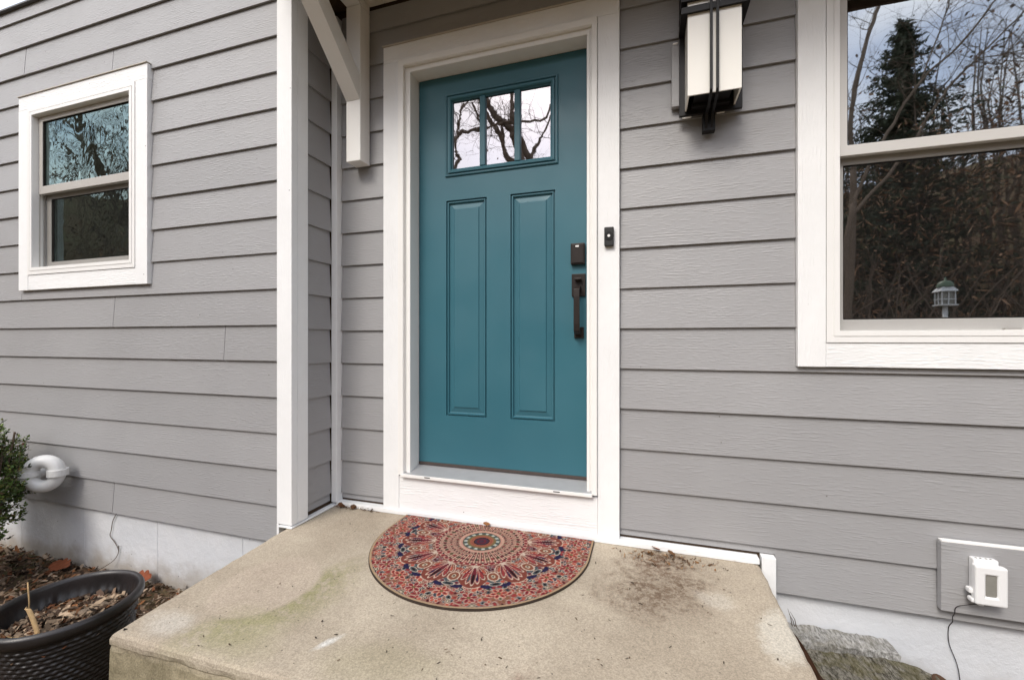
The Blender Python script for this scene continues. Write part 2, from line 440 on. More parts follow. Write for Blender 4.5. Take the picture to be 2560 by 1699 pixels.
class MB:
    def __init__(s):
        s.v, s.f, s.c = [], [], []
    def add(s, verts, faces, tint=None):
        n = len(s.v)
        s.v += [tuple(p) for p in verts]
        s.f += [tuple(i + n for i in f) for f in faces]
        if tint is not None:
            s.c += [tint] * len(verts)
    def box(s, x0, x1, y0, y1, z0, z1):
        s.add([(x0, y0, z0), (x1, y0, z0), (x1, y1, z0), (x0, y1, z0), (x0, y0, z1), (x1, y0, z1), (x1, y1, z1), (x0, y1, z1)],
              [(0, 3, 2, 1), (4, 5, 6, 7), (0, 1, 5, 4), (1, 2, 6, 5), (2, 3, 7, 6), (3, 0, 4, 7)])
        return s
    def tube(s, pts, rad, sides=8, caps=True, tint=None):
        pts = [Vector(p) for p in pts]
        if not hasattr(rad, '__len__'): rad = [rad] * len(pts)
        n0 = len(s.v)
        ref = None
        for i, p in enumerate(pts):
            d = (pts[min(i + 1, len(pts) - 1)] - pts[max(i - 1, 0)])
            if d.length < 1e-9: d = Vector((0, 0, 1))
            d.normalize()
            if ref is None:
                ref = Vector((1, 0, 0)) if abs(d.x) < 0.8 else Vector((0, 1, 0))
            a = (ref - d * ref.dot(d)).normalized()
            ref = a
            b = d.cross(a)
            for j in range(sides):
                t = 2 * math.pi * j / sides
                s.v.append(tuple(p + (a * math.cos(t) + b * math.sin(t)) * rad[i]))
                if tint is not None: s.c.append(tint)
        for i in range(len(pts) - 1):
            for j in range(sides):
                k = (j + 1) % sides
                s.f.append((n0 + i * sides + j, n0 + i * sides + k, n0 + (i + 1) * sides + k, n0 + (i + 1) * sides + j))
        if caps:
            s.f.append(tuple(n0 + j for j in range(sides))[::-1])
            e = n0 + (len(pts) - 1) * sides
            s.f.append(tuple(e + j for j in range(sides)))
        return s
    def lathe(s, prof, cx, cy, seg=48, fn=None):
        n0 = len(s.v)
        for i, (r, z) in enumerate(prof):
            for j in range(seg):
                t = 2 * math.pi * j / seg
                rr = r + (fn(i, t, z) if fn else 0)
                s.v.append((cx + rr * math.cos(t), cy + rr * math.sin(t), z))
        for i in range(len(prof) - 1):
            for j in range(seg):
                k = (j + 1) % seg
                s.f.append((n0 + i * seg + j, n0 + i * seg + k, n0 + (i + 1) * seg + k, n0 + (i + 1) * seg + j))
        return s
    def rings(s, rect, prof, y0, closed=True, fill=False, zbot=None, kr=1.0):
        """nested rectangles (x0,x1,z0,z1) in the XZ plane; prof = (inset, depth towards -Y)"""
        x0, x1, z0, z1 = rect
        n0 = len(s.v)
        for ins, dep in prof:
            y = y0 - dep
            if closed:
                s.v += [(x0 + ins, y, z0 + ins), (x1 - ins, y, z0 + ins), (x1 - ins, y, z1 - ins), (x0 + ins, y, z1 - ins)]
            else:
                zb = zbot if zbot is not None else z0
                s.v += [(x0 + ins, y, zb), (x0 + ins, y, z1 - ins), (x1 - ins * kr, y, z1 - ins), (x1 - ins * kr, y, zb)]
        for i in range(len(prof) - 1):
            for j in range(4 if closed else 3):
                k = (j + 1) % 4
                a, b = n0 + i * 4, n0 + (i + 1) * 4
                s.f.append((a + j, a + k, b + k, b + j))
        if fill:
            e = n0 + (len(prof) - 1) * 4
            s.f.append((e, e + 1, e + 2, e + 3))
        return s
    def build(s, name, mat, parent=None, smooth=False, bevel=0.0, seg=2, autosmooth=None):
        me = bpy.data.meshes.new(name)
        me.from_pydata(s.v, [], s.f)
        if s.c and len(s.c) == len(s.v):
            at = me.color_attributes.new('tint', 'FLOAT_COLOR', 'POINT')
            arr = np.ones((len(s.c), 4), dtype=np.float32)
            arr[:, :3] = np.array(s.c, dtype=np.float32)[:, :3]
            at.data.foreach_set('color', arr.ravel())
        if bevel or not s.c:
            bm = bmesh.new()
            bm.from_mesh(me)
            if len(s.f) < 60000:
                bmesh.ops.recalc_face_normals(bm, faces=bm.faces)
            if bevel:
                es = [e for e in bm.edges if len(e.link_faces) == 2 and e.calc_face_angle(0) > 0.5]
                bmesh.ops.bevel(bm, geom=es, offset=bevel, segments=seg, affect='EDGES', profile=0.5, clamp_overlap=True)
            bm.to_mesh(me)
            bm.free()
        if smooth:
            me.polygons.foreach_set('use_smooth', [True] * len(me.polygons))
        me.update()
        return link(name, me, mat, parent)

def obox(name, mat, parent, x0, x1, y0, y1, z0, z1, bevel=0.002):
    return MB().box(x0, x1, y0, y1, z0, z1).build(name, mat, parent, bevel=bevel)

def prism(poly, fmap, d0, d1):
    """polygon (a,z) list mapped through fmap(a, z, depth)"""
    n = len(poly)
    vs = [fmap(a, z, d0) for a, z in poly] + [fmap(a, z, d1) for a, z in poly]
    fs = [tuple(range(n)), tuple(range(2 * n - 1, n - 1, -1))]
    for i in range(n):
        j = (i + 1) % n
        fs.append((i, i + n, j + n, j))
    return vs, fs

# ------------------------------------------------------------------ key planes (metres, camera eye = origin)
D = 1.954        # nose plane of the siding on the door wall
W = 1.646        # nose plane of the siding on the projecting wing
XR = -1.632      # nose plane of the short return wall
EXP = 0.1778     # siding exposure
ZS = -0.9025     # stoop top
ZG = -1.36       # ground by the house

# ------------------------------------------------------------------ ground
def build_ground():
    xs = np.concatenate([np.linspace(-300, -30, 10), np.linspace(-28, 28, 57), np.linspace(30, 300, 10)])
    ys = np.concatenate([np.linspace(-300, -45, 10), np.linspace(-42, 14, 57), np.linspace(20, 300, 8)])
    mb = MB()
    for y in ys:
        for x in xs:
            z = ZG + 0.085 * max(0.0, min(-y, 60) - 5.0)
            rr = math.hypot(x, y)
            if y < 2: z += 0.40 * max(0.0, min(rr, 75.0) - 27.0) * min(1.0, (2 - y) / 8.0)
            if y < -2 or abs(x) > 6:
                z += 0.10 * mnoise.noise(Vector((x * 0.3, y * 0.3, 0)))
            mb.v.append((float(x), float(y), z))
    nx = len(xs)
    for j in range(len(ys) - 1):
        for i in range(nx - 1):
            mb.f.append((j * nx + i, j * nx + i + 1, (j + 1) * nx + i + 1, (j + 1) * nx + i))
    o = mb.build('ground', 'ground', smooth=True)
    tag(o, kind='structure')
build_ground()

# ------------------------------------------------------------------ the house
house = tag(empty('house', (0, 2.0, ZG)), 'house with grey lap siding, white trim and a teal front door', 'house')
HOFF = Matrix.Translation(house.location).inverted()
_link0 = link
def link(name, me, mat=None, parent=None):
    o = _link0(name, me, mat, parent)
    if parent is not None:
        top = parent
        while top.parent: top = top.parent
        if top.type == 'EMPTY' and parent == top:
            o.matrix_parent_inverse = Matrix.Translation(top.location).inverted()
    return o

def slab_with_holes(mb, x0, x1, z0, z1, holes, fmap, d0, d1):
    xs = sorted(set([x0, x1] + [h[i] for h in holes for i in (0, 1) if x0 < h[i] < x1]))
    zs = sorted(set([z0, z1] + [h[i] for h in holes for i in (2, 3) if z0 < h[i] < z1]))
    idx = {}
    def vid(a, z, d):
        k = (round(a, 5), round(z, 5), d)
        if k not in idx:
            idx[k] = len(mb.v)
            mb.v.append(fmap(a, z, d))
        return idx[k]
    solid = {}
    for i in range(len(xs) - 1):
        for j in range(len(zs) - 1):
            cx, cz = (xs[i] + xs[i + 1]) / 2, (zs[j] + zs[j + 1]) / 2
            solid[i, j] = not any(h[0] < cx < h[1] and h[2] < cz < h[3] for h in holes)
    for (i, j), s in solid.items():
        if not s: continue
        a0, a1, b0, b1 = xs[i], xs[i + 1], zs[j], zs[j + 1]
        for d in (d0, d1):
            mb.f.append((vid(a0, b0, d), vid(a1, b0, d), vid(a1, b1, d), vid(a0, b1, d)))
        for (di, dj, p, q) in ((-1, 0, (a0, b0), (a0, b1)), (1, 0, (a1, b0), (a1, b1)), (0, -1, (a0, b0), (a1, b0)), (0, 1, (a0, b1), (a1, b1))):
            if not solid.get((i + di, j + dj), False):
                mb.f.append((vid(*p, d0), vid(*q, d0), vid(*q, d1), vid(*p, d1)))

FM = lambda a, z, d: (a, D + d, z)           # door wall (depth inwards)
FW = lambda a, z, d: (a, W + d, z)           # wing front
FR = lambda a, z, d: (XR - d, a, z)          # return wall

WIN_W = (-3.762, -2.604, 0.308, 1.520)       # wing window, casing outline
WIN_M = (0.576, 1.92, -0.105, 1.530)         # right window, casing outline
DOOR_C = (-1.314, -0.107, -0.95, 1.536)      # door casing outline

def wall(fm, a0, a1, z0, z1, holes, name='wall'):
    mb = MB()
    slab_with_holes(mb, a0, a1, z0, z1, holes, fm, 0.020, 0.10)
    return mb.build(name, 'plywood', house)

wall_main = wall(FM, -1.66, 3.2, -1.02, 2.35, [(WIN_M[0] + .09, WIN_M[1] - .09, WIN_M[2] + .09, WIN_M[3] - .09), (-1.225, -0.195, -0.72, 1.45)])
wall_wing = wall(FW, -5.6, XR - 0.02, -1.0, 2.10, [(WIN_W[0] + .09, WIN_W[1] - .09, WIN_W[2] + .09, WIN_W[3] - .09)])
wall_ret = wall(FR, W + .12, D + 0.018, -0.90, 2.10, [])

def board_polys(a0, a1, zlo, zhi, holes, joints):
    es = sorted(set([a0, a1] + [h[i] for h in holes for i in (0, 1) if a0 < h[i] < a1] + [j for j in joints if a0 < j < a1]))
    cols = []
    for i in range(len(es) - 1):
        c = (es[i] + es[i + 1]) / 2
        lo, hi = zlo, zhi
        for h in holes:
            if h[0] < c < h[1]:
                if h[2] <= lo + 1e-4 and h[3] > lo: lo = max(lo, h[3])
                elif h[3] >= hi - 1e-4 and h[2] < hi: hi = min(hi, h[2])
                elif h[2] < hi and h[3] > lo and h[3] < hi: hi = h[2]
        if hi - lo > 0.012: cols.append([es[i], es[i + 1], lo, hi])
    polys, cur = [], []
    for cdat in cols:
        if cur and abs(cur[-1][1] - cdat[0]) < 1e-6 and not any(abs(j - cdat[0]) < 1e-6 for j in joints):
            cur.append(cdat)
        else:
            if cur: polys.append(cur)
            cur = [cdat]
    if cur: polys.append(cur)
    out = []
    for cs in polys:
        cs = [list(q) for q in cs]
        if any(abs(j - cs[0][0]) < 1e-6 for j in joints): cs[0][0] += 0.002
        if any(abs(j - cs[-1][1]) < 1e-6 for j in joints): cs[-1][1] -= 0.002
        lowc, upc = [], []
        for q in cs:
            lowc += [(q[0], q[2]), (q[1], q[2])]
            upc += [(q[0], q[3]), (q[1], q[3])]
        pts = []
        for p in lowc + upc[::-1]:
            if not pts or (abs(p[0] - pts[-1][0]) + abs(p[1] - pts[-1][1])) > 1e-5: pts.append(p)
        out.append(pts)
    return out

def siding(parent, fm, zs, a0, a1, ztop, holes, joints, mat):
    SL = 0.0120 / EXP
    rj = random.Random(4)
    for k, zk in enumerate(zs):
        top = min(zk + EXP + 0.018, ztop)
        for poly in board_polys(a0, a1, zk, top, holes, joints.get(k, [])):
            jit = rj.uniform(-0.0006, 0.0008)
            f2 = lambda a, z, d, zk=zk: fm(a, z, d + jit + (z - zk) * SL)
            vs, fs = prism(poly, f2, 0.0, 0.0100)
            mb = MB()
            mb.add(vs, fs)
            mb.build('siding_board', mat, parent)

G = 0.002
def grow(r, g=G): return (r[0] - g, r[1] + g, r[2] - g, r[3] + g)
rows_m = [-0.126 + EXP * k for k in range(-5, 11)]
siding(wall_main, FM, rows_m, -1.596, 3.2, 1.772,
       [grow(WIN_M), grow(DOOR_C), (-1.7, 0.503, -1.2, -0.868)], {}, 'siding_x')
rows_w = [-0.103 + EXP * k for k in range(-5, 13)]
jw = {15: [-3.746], 14: [-2.927], 7: [-3.771], 6: [-2.914], 5: [-2.069], 0: [-2.918], 1: [-3.72], 10: [-4.4], 3: [-4.3]}
siding(wall_wing, FW, rows_w, -5.6, -1.7045, 2.112, [grow(WIN_W)], jw, 'siding_x')
rows_r = [-0.655 + EXP * k for k in range(-2, 16)]
siding(wall_ret, FR, rows_r, W + 0.086, D - 0.034, 2.10, [(0, 3, -1.3, -0.876)], {}, 'siding_y')

# corner boards, inner corner, cap, flashing strips
cb = obox('corner_board', 'trim_z', house, -1.702, -1.612, W - 0.020, W + 0.018, -0.889, 2.105, 0.003)
tag(cb, 'white outside corner board on the wing')
obox('corner_board', 'trim_z', house, -1.640, -1.6115, W + 0.0185, W + 0.084, -0.889, 2.105, 0.002)
obox('corner_board', 'trim_z', house, -1.7035, -1.690, W - 0.019, W + 0.016, -1.02, -0.8895, 0.001)
obox('inner_corner_trim', 'trim_z', house, -1.634, -1.598, D - 0.032, D + 0.016, -0.884, 1.76, 0.002)
obox('wall_cap', 'cap_metal', house, -5.6, -1.60, W - 0.014, W + 0.3, 2.113, 2.124, 0.001)
obox('ledger_strip', 'trim_x', house, -1.606, 0.440, D - 0.030, D + 0.015, ZS + 0.001, -0.8795, 0.002)
obox('ledger_strip', 'trim_y', house, -1.640, -1.6065, W - 0.026, D + 0.015, ZS + 0.001, -0.8935, 0.002)
obox('ledger_strip', 'trim_x', house, -1.684, -1.6405, W - 0.026, W + 0.010, ZS + 0.001, -0.8935, 0.002)
obox('end_board', 'trim_z', house, 0.4495, 0.5005, D - 0.022, D + 0.015, -1.06, -0.872, 0.002)

# foundations
fb = MB().box(-5.6, -2.591, W + 0.022, W + 0.2, -1.8, -0.9955)
found = MB().box(0.30, 3.2, D + 0.030, D + 0.2, -1.8, -1.0175).build('foundation', 'foundation', house)
# the wing's foundation is laid in painted blocks with faint vertical joints
fj = [-5.6, -5.06, -4.442, -3.823, -3.207, -2.587, -1.968, -1.66]
fw = MB().box(-5.6, -1.66, W + 0.0265, W + 0.2, -1.8, -0.9955).build('foundation', 'foundation', house)
for i in range(len(fj) - 1):
    obox('foundation_block', 'foundation', fw, fj[i] + 0.0009, fj[i + 1] - 0.0009, W + 0.0235, W + 0.03, -1.8, -0.996, 0.001)

# dark rooms behind the glass
MB().box(0.30, 2.6, D + 0.105, D + 2.2, -0.9, 1.9).build('interior', 'interior', house)
MB().box(-1.6, 0.1, D + 0.105, D + 1.2, -0.9, 1.9).build('interior', 'interior', house)
MB().box(-4.6, -2.0, W + 0.105, W + 2.0, -0.5, 1.9).build('interior', 'interior', house)
for nm in [o for o in house.children if o.name.startswith('interior')]:
    # open the side that faces the window
    me = nm.data
    bm = bmesh.new(); bm.from_mesh(me)
    fy = min(v.co.y for v in bm.verts)
    bmesh.ops.delete(bm, geom=[f for f in bm.faces if all(abs(v.co.y - fy) < 1e-5 for v in f.verts)], context='FACES')
    bm.to_mesh(me); bm.free()

# ------------------------------------------------------------------ windows
def casing(parent, rect, wl, wr, wt_, wb, yf, yb, cap=True):
    x0, x1, z0, z1 = rect
    g = 0.0006
    obox('casing', 'trim_z', parent, x0, x0 + wl, yf, yb, z0, z1 - wt_ - g, 0.002)
    obox('casing', 'trim_z', parent, x1 - wr, x1, yf, yb, z0, z1 - wt_ - g, 0.002)
    obox('casing', 'trim_x', parent, x0, x1, yf + 0.0008, yb, z1 - wt_, z1, 0.002)
    obox('casing', 'trim_x', parent, x0 + wl + g, x1 - wr - g, yf + 0.0015, yb, z0 + 0.001, z0 + wb, 0.002)
    if cap:
        obox('drip_cap', 'flashing', parent, x0 - 0.003, x1 + 0.003, yf - 0.006, yb, z1 + 0.0005, z1 + 0.0045, 0.0)

def window(name, rect, Yn, glassU, glassL, gU, gL, rail, w=0.095, sm='sash'):
    x0, x1, z0, z1 = rect
    yf = Yn - 0.018
    ix0, ix1, iz0, iz1 = x0 + w, x1 - w, z0 + w, z1 - 0.086
    # vinyl frame with stepped face
    mb = MB().rings((ix0 + .0005, ix1 - .0005, iz0 + .0005, iz1 - .0005),
                    [(0, 0.0), (0, 0.003), (0.020, 0.003), (0.0205, 0.0005), (0.024, 0.0005), (0.0245, 0.004), (0.043, 0.004), (0.0445, 0.0), (0.0445, -0.030), (0.0445, -0.100)], yf)
    f = mb.build(name, 'vinyl', house)
    casing(f, rect, w, w, 0.086, w, yf, Yn + 0.02)
    jx0, jx1, jz0, jz1 = ix0 + 0.045, ix1 - 0.045, iz0 + 0.045, iz1 - 0.045
    # side tracks
    for sx in (jx0 + 0.0005, jx1 - 0.0065):
        obox('track', 'sash', f, sx, sx + 0.006, yf + 0.030, yf + 0.034, jz0 + .001, jz1 - .001, 0.0)
        obox('track', 'sash', f, sx, sx + 0.006, yf + 0.052, yf + 0.057, jz0 + .001, jz1 - .001, 0.0)
    # upper sash
    yu = yf + 0.027
    def sash(ox0, ox1, oz0, oz1, gr, y, th):
        m = MB()
        slab_with_holes(m, ox0, ox1, oz0, oz1, [gr], lambda a, z, d: (a, y + d, z), 0.0, th)
        s_ = m.build('sash', sm, f, bevel=0.0025)
        mb2 = MB().rings((gr[0], gr[1], gr[2], gr[3]), [(0.0, -0.0035), (0.005, -0.011)], y)
        mb2.build('glazing_bead', 'dark', f)
        return s_
    sash(jx0 + 0.0085, jx1 - 0.0085, rail[0], jz1 - 0.001, gU, yu, 0.026)
    yl = yf + 0.062
    sash(jx0 + 0.0085, jx1 - 0.0085, jz0 + 0.001, rail[1], gL, yl, 0.026)
    def pane(gr, y, mat):
        m = MB()
        m.add([(gr[0] - .004, y, gr[2] - .004), (gr[1] + .004, y, gr[2] - .004), (gr[1] + .004, y, gr[3] + .004), (gr[0] - .004, y, gr[3] + .004)], [(0, 1, 2, 3)])
        return m.build('pane', mat, f)
    pane(gU, yu + 0.011, glassU)
    pane(gL, yl + 0.011, glassL)
    # half insect screen in front of the lower sash
    m = MB()
    m.add([(jx0 + .007, yf + 0.044, jz0 + .004), (jx1 - .007, yf + 0.044, jz0 + .004), (jx1 - .007, yf + 0.044, rail[0] - .004), (jx0 + .007, yf + 0.044, rail[0] - .004)], [(0, 1, 2, 3)])
    m.build('insect_screen', 'screen', f)
    return f

win_w = window('window', WIN_W, W, 'glass_wavy', 'glass_wavy', (-3.580, -2.793, 0.956, 1.357), (-3.567, -2.800, 0.490, 0.885), (0.907, 0.935))
tag(win_w, 'small white double-hung window on the wing')
obox('sash_clip', 'dark', win_w, -3.43, -3.408, W + 0.036, W + 0.0432, 0.452, 0.463, 0.001)
win_m = window('window', WIN_M, D, 'glass_up', 'glass_low', (0.751, 1.745, 0.755, 1.375), (0.750, 1.745, 0.080, 0.690), (0.714, 0.742), sm='sash_light')
tag(win_m, 'large white double-hung window right of the lamp')
obox('sash_clip', 'sash', win_m, 1.235, 1.28, D + 0.030, D + 0.0432, 0.030, 0.043, 0.001)

# ------------------------------------------------------------------ door frame
df = MB().rings((-1.2195, -0.2030, -0.70, 1.4445),
                [(0, 0.0), (0, 0.010), (0.003, 0.013), (0.030, 0.013), (0.033, 0.010), (0.033, -0.008), (0.046, -0.008), (0.047, -0.003), (0.0635, -0.003), (0.0645, -0.006), (0.0645, -0.090), (0.0645, -0.14)],
                D - 0.020, closed=False, zbot=-0.6935, kr=0.74).build('door_frame', 'smooth_white', house)
YC = D - 0.020
obox('casing', 'trim_z', df, -1.314, -1.2202, YC, D + 0.02, -0.8785, 1.4455, 0.002)
obox('casing', 'trim_z', df, -0.2023, -0.107, YC, D + 0.02, -0.8785, 1.4455, 0.002)
obox('casing', 'trim_x', df, -1.314, -0.107, YC + 0.001, D + 0.02, 1.4462, 1.5355, 0.002)
obox('kick_board', 'trim_x', df, -1.2195, -0.2030, YC + 0.002, D + 0.10, -0.8785, -0.7045, 0.002)
obox('drip_cap', 'flashing', df, -1.318, -0.103, YC - 0.007, D + 0.02, 1.536, 1.5405, 0.0)
# sloped sill
mb = MB()
prof = [(D + 0.12, -0.662), (D + 0.062, -0.664), (D - 0.022, -0.684), (D - 0.034, -0.687), (D - 0.035, -0.700), (D - 0.018, -0.7035), (D + 0.12, -0.7035)]
xa, xb_ = -1.200, -0.224
vs = [(xa, y, z) for y, z in prof] + [(xb_, y, z) for y, z in prof]
n = len(prof)
mb.add(vs, [tuple(range(n)), tuple(range(2 * n - 1, n - 1, -1))] + [(i, i + n, (i + 1) % n + n, (i + 1) % n) for i in range(n)])
thr = mb.build('threshold', 'aluminium', df)
obox('sill_nosing', 'smooth_white', df, xa, xb_, D - 0.0405, D - 0.0352, -0.7025, -0.6865, 0.0015)
for sx in (-1.06, -0.40):
    obox('weep_slot', 'dark', df, sx, sx + 0.03, D - 0.0415, D - 0.039, -0.6945, -0.690, 0.0)

# ------------------------------------------------------------------ door
YD = 2.024
PAN = [(-0.993, -0.767, -0.395, 0.727), (-0.640, -0.414, -0.395, 0.727)]
LITE = (-0.957, -0.437, 0.889, 1.240)
mb = MB()
slab_with_holes(mb, -1.1520, -0.2515, -0.646, 1.3765, PAN + [LITE], lambda a, z, d: (a, YD + d, z), 0.0, 0.042)
door = mb.build('front_door', 'door', house)
tag(door, 'teal front door with two raised panels and three small panes')
for p in PAN:
    MB().rings(p, [(0, 0.0), (0.0015, -0.010), (0.006, -0.010), (0.008, -0.001), (0.013, -0.001), (0.016, -0.011), (0.019, -0.012), (0.043, -0.0075), (0.046, -0.0035), (0.048, -0.003)], YD, fill=True).build('panel', 'door', door)
gl = MB().rings((-0.996, -0.398, 0.850, 1.279),
           [(0, -0.002), (0.0005, 0.006), (0.004, 0.009), (0.009, 0.009), (0.011, 0.003), (0.016, 0.003), (0.018, 0.011), (0.028, 0.012), (0.033, 0.009), (0.036, 0.001), (0.038, -0.010), (0.0385, -0.02)], YD).build('glazing_frame', 'door', door)
for mx in (-0.804, -0.619):
    MB().box(mx, mx + 0.030, YD - 0.006, YD + 0.016, 0.888, 1.241).build('muntin', 'door', door, bevel=0.003)
for a, b in ((-0.9575, -0.804), (-0.774, -0.619), (-0.589, -0.4365)):
    m = MB(); m.add([(a, YD + 0.010, 0.8885), (b, YD + 0.010, 0.8885), (b, YD + 0.010, 1.2405), (a, YD + 0.010, 1.2405)], [(0, 1, 2, 3)])
    m.build('pane', 'glass_door', door)
obox('door_sweep', 'sweep', door, -1.151, -0.2525, YD - 0.004, YD + 0.03, -0.6605, -0.6465, 0.001)
obox('weatherstrip', 'dark', door, -1.1545, -0.250, YD + 0.004, YD + 0.03, 1.377, 1.3855, 0.0)
# deadbolt
db = MB()
db.box(-0.335, -0.269, YD - 0.022, YD - 0.0005, 0.356, 0.456)
dbo = db.build('deadbolt', 'bronze', door, bevel=0.003)
MB().box(-0.329, -0.275, YD - 0.026, YD - 0.0225, 0.362, 0.450).build('deadbolt_cover', 'bronze', door, bevel=0.002)
MB().box(-0.311, -0.295, YD - 0.0285, YD - 0.0262, 0.436, 0.444).build('status_light', 'vinyl', door, bevel=0.001)
# handleset: plate, thumb latch, squared grip, foot
hp = MB()
hp.box(-0.332, -0.267, YD - 0.010, YD - 0.0005, 0.206, 0.313)
handle = hp.build('handle_plate', 'bronze', door, bevel=0.002)
MB().box(-0.320, -0.275, YD - 0.012, YD - 0.0005, 0.009, 0.061).build('handle_foot', 'bronze', door, bevel=0.002)
gp = MB()
def bar(mb, pts, wx, th):
    for i in range(len(pts) - 1):
        (y0, z0), (y1, z1) = pts[i], pts[i + 1]
    outer, inner = [], []
    n = len(pts)
    for i in range(n):
        a = pts[max(i - 1, 0)]; b = pts[min(i + 1, n - 1)]
        dy, dz = b[0] - a[0], b[1] - a[1]
        L = math.hypot(dy, dz); ny, nz = -dz / L, dy / L
        outer.append((pts[i][0] + ny * th / 2, pts[i][1] + nz * th / 2))
        inner.append((pts[i][0] - ny * th / 2, pts[i][1] - nz * th / 2))
    base = len(mb.v)
    for i in range(n):
        for (y, z) in (outer[i], inner[i]):
            mb.v.append((wx[0], y, z)); mb.v.append((wx[1], y, z))
    for i in range(n - 1):
        o = base + i * 4; p = o + 4
        mb.f += [(o, o + 1, p + 1, p), (o + 2, p + 2, p + 3, o + 3), (o, p, p + 2, o + 2), (o + 1, o + 3, p + 3, p + 1)]
    e = base + (n - 1) * 4
    mb.f += [(base, base + 2, base + 3, base + 1), (e, e + 1, e + 3, e + 2)]
bar(gp, [(YD - 0.011, 0.247), (YD - 0.045, 0.244), (YD - 0.058, 0.234), (YD - 0.060, 0.20), (YD - 0.060, 0.075), (YD - 0.058, 0.045), (YD - 0.045, 0.034), (YD - 0.013, 0.031)], (-0.314, -0.287), 0.013)
gp.build('grip', 'bronze', door, bevel=0.0015)
MB().box(-0.316, -0.284, YD - 0.036, YD - 0.0105, 0.281, 0.290).build('thumb_latch', 'bronze', door, bevel=0.002)

# ------------------------------------------------------------------ eave over the door wall and its bracket
roof = MB()
ye0 = 1.285
roof.add([(-1.68, ye0, 1.86), (3.2, ye0, 1.86), (3.2, D + 1.2, 2.85), (-1.68, D + 1.2, 2.85),
          (-1.68, ye0, 1.90), (3.2, ye0, 1.90), (3.2, D + 1.2, 2.89), (-1.68, D + 1.2, 2.89)],
         [(0, 3, 2, 1), (4, 5, 6, 7), (0, 1, 5, 4), (1, 2, 6, 5), (2, 3, 7, 6), (3, 0, 4, 7)])
roof_o = roof.build('roof', 'shingle', house)
MB().box(-1.628, -1.499, ye0 + 0.02, D - 0.002, 1.802, 1.812).build('roof_sheathing', 'plywood', roof_o)
MB().box(-1.640, 3.2, ye0 - 0.022, ye0 - 0.001, 1.735, 1.905).build('fascia', 'fascia', roof_o, bevel=0.002)
proto = None
x = -1.4085
while x < 2.4:
    if proto is None:
        proto = obox('soffit_board', 'soffit', roof_o, 0, 0.0885, ye0, D - 0.002, 1.782, 1.795, 0.002)
        proto.location.x = x
    else:
        c = proto.copy(); col.objects.link(c); c.parent = roof_o
        c.matrix_parent_inverse = proto.matrix_parent_inverse.copy()
        c.location.x = x
    x += 0.0905
br = empty('bracket', (-1.453, D - 0.04, 0.933), None)
br.parent = house
br.matrix_parent_inverse = Matrix.Translation(house.location).inverted()
tag(br, 'white timber knee bracket under the eave')
def link_br(o):
    o.matrix_parent_inverse = Matrix.Translation(br.location).inverted()
BX0, BX1 = -1.497, -1.410
leg = obox('wall_leg', 'smooth_white', None, BX0, BX1, D - 0.082, D - 0.001, 0.933, 1.744, 0.003)
beam = obox('beam', 'smooth_white', None, BX0 + 0.0005, BX1 - 0.0005, ye0 + 0.03, D - 0.001, 1.746, 1.8345, 0.003)
# brace: 45 degrees, square section, mitred into leg and beam
mb = MB()
p0 = [(D - 0.0825, 1.248), (D - 0.0825, 1.372), (1.4815, 1.7455), (1.357, 1.7455)]
mb.add(*prism([(y, z) for y, z in p0], lambda y, z, d: (d, y, z), BX0 + 0.0010, BX1 - 0.0010))
brace = mb.build('brace', 'smooth_white', None, bevel=0.002)
for o in (leg, beam, brace):
    o.parent = br
    link_br(o)

# ------------------------------------------------------------------ stoop
def build_stoop():
    rnd = random.Random(3)
    poly = [(-1.576, 0.882), (0.445, 0.905), (0.445, 1.975), (-1.604, 1.975), (-1.604, 1.62), (-1.657, 1.64)]
    poly = [(-1.576, 0.880), (0.4455, 0.930), (0.4455, 1.95), (-1.6060, 1.95), (-1.6060, 1.664), (-1.657, 1.664)]
    pts = []
    N_ = len(poly)
    nrms = []
    for i in range(N_):
        a, b = Vector(poly[i]), Vector(poly[(i + 1) % N_])
        nrms.append(Vector(((b - a).y, -(b - a).x)).normalized())
    ex = [i in (0, 1, 5) for i in range(N_)]
    for i in range(N_):
        a, b = Vector(poly[i]), Vector(poly[(i + 1) % N_])
        n = max(1, int((b - a).length / 0.018))
        for j in range(n):
            nr = nrms[i] if ex[i] else Vector((0, 0))
            if j == 0:
                nr = (nrms[i] if ex[i] else Vector((0, 0))) + (nrms[i - 1] if ex[i - 1] else Vector((0, 0)))
            pts.append((a.lerp(b, j / n), nr, i))
    rings = [(0.030, 0.0), (0.012, -0.0025), (0.004, -0.009), (0.0, -0.020), (0.0, -0.034), (0.004, -0.040), (0.001, -0.052), (0.0, -0.12), (-0.004, -0.22), (-0.006, -0.50)]
    mb = MB()
    n = len(pts)
    cen = Vector((-0.58, 1.4))
    for k, (ins, dz) in enumerate(rings):
        for i, (p, nr, e) in enumerate(pts):
            exposed = nr.length > 0.1
            q = p - nr * ins
            if exposed and k > 0:
                nz = mnoise.noise(Vector((p.x * 14, p.y * 14, dz * 30))) + 0.6 * mnoise.noise(Vector((p.x * 45, p.y * 45, dz * 60)))
                amp = 0.0035 if k < 4 else 0.006
                q = q - nr * (nz * amp)
            z = ZS + dz
            if exposed and 0 < k < 4: z += 0.002 * mnoise.noise(Vector((p.x * 30, p.y * 30, 5)))
            mb.v.append((q.x, q.y, z))
    for k in range(len(rings) - 1):
        for i in range(n):
            j = (i + 1) % n
            mb.f.append((k * n + i, k * n + j, (k + 1) * n + j, (k + 1) * n + i))
    mb.f.append(tuple(range(n)))
    o = mb.build('concrete_stoop', 'concrete')
    bm = bmesh.new(); bm.from_mesh(o.data)
    bmesh.ops.triangulate(bm, faces=[f for f in bm.faces if len(f.verts) > 4])
    bm.to_mesh(o.data); bm.free()
    return tag(o, 'stained tan concrete stoop below the front door', 'stoop')
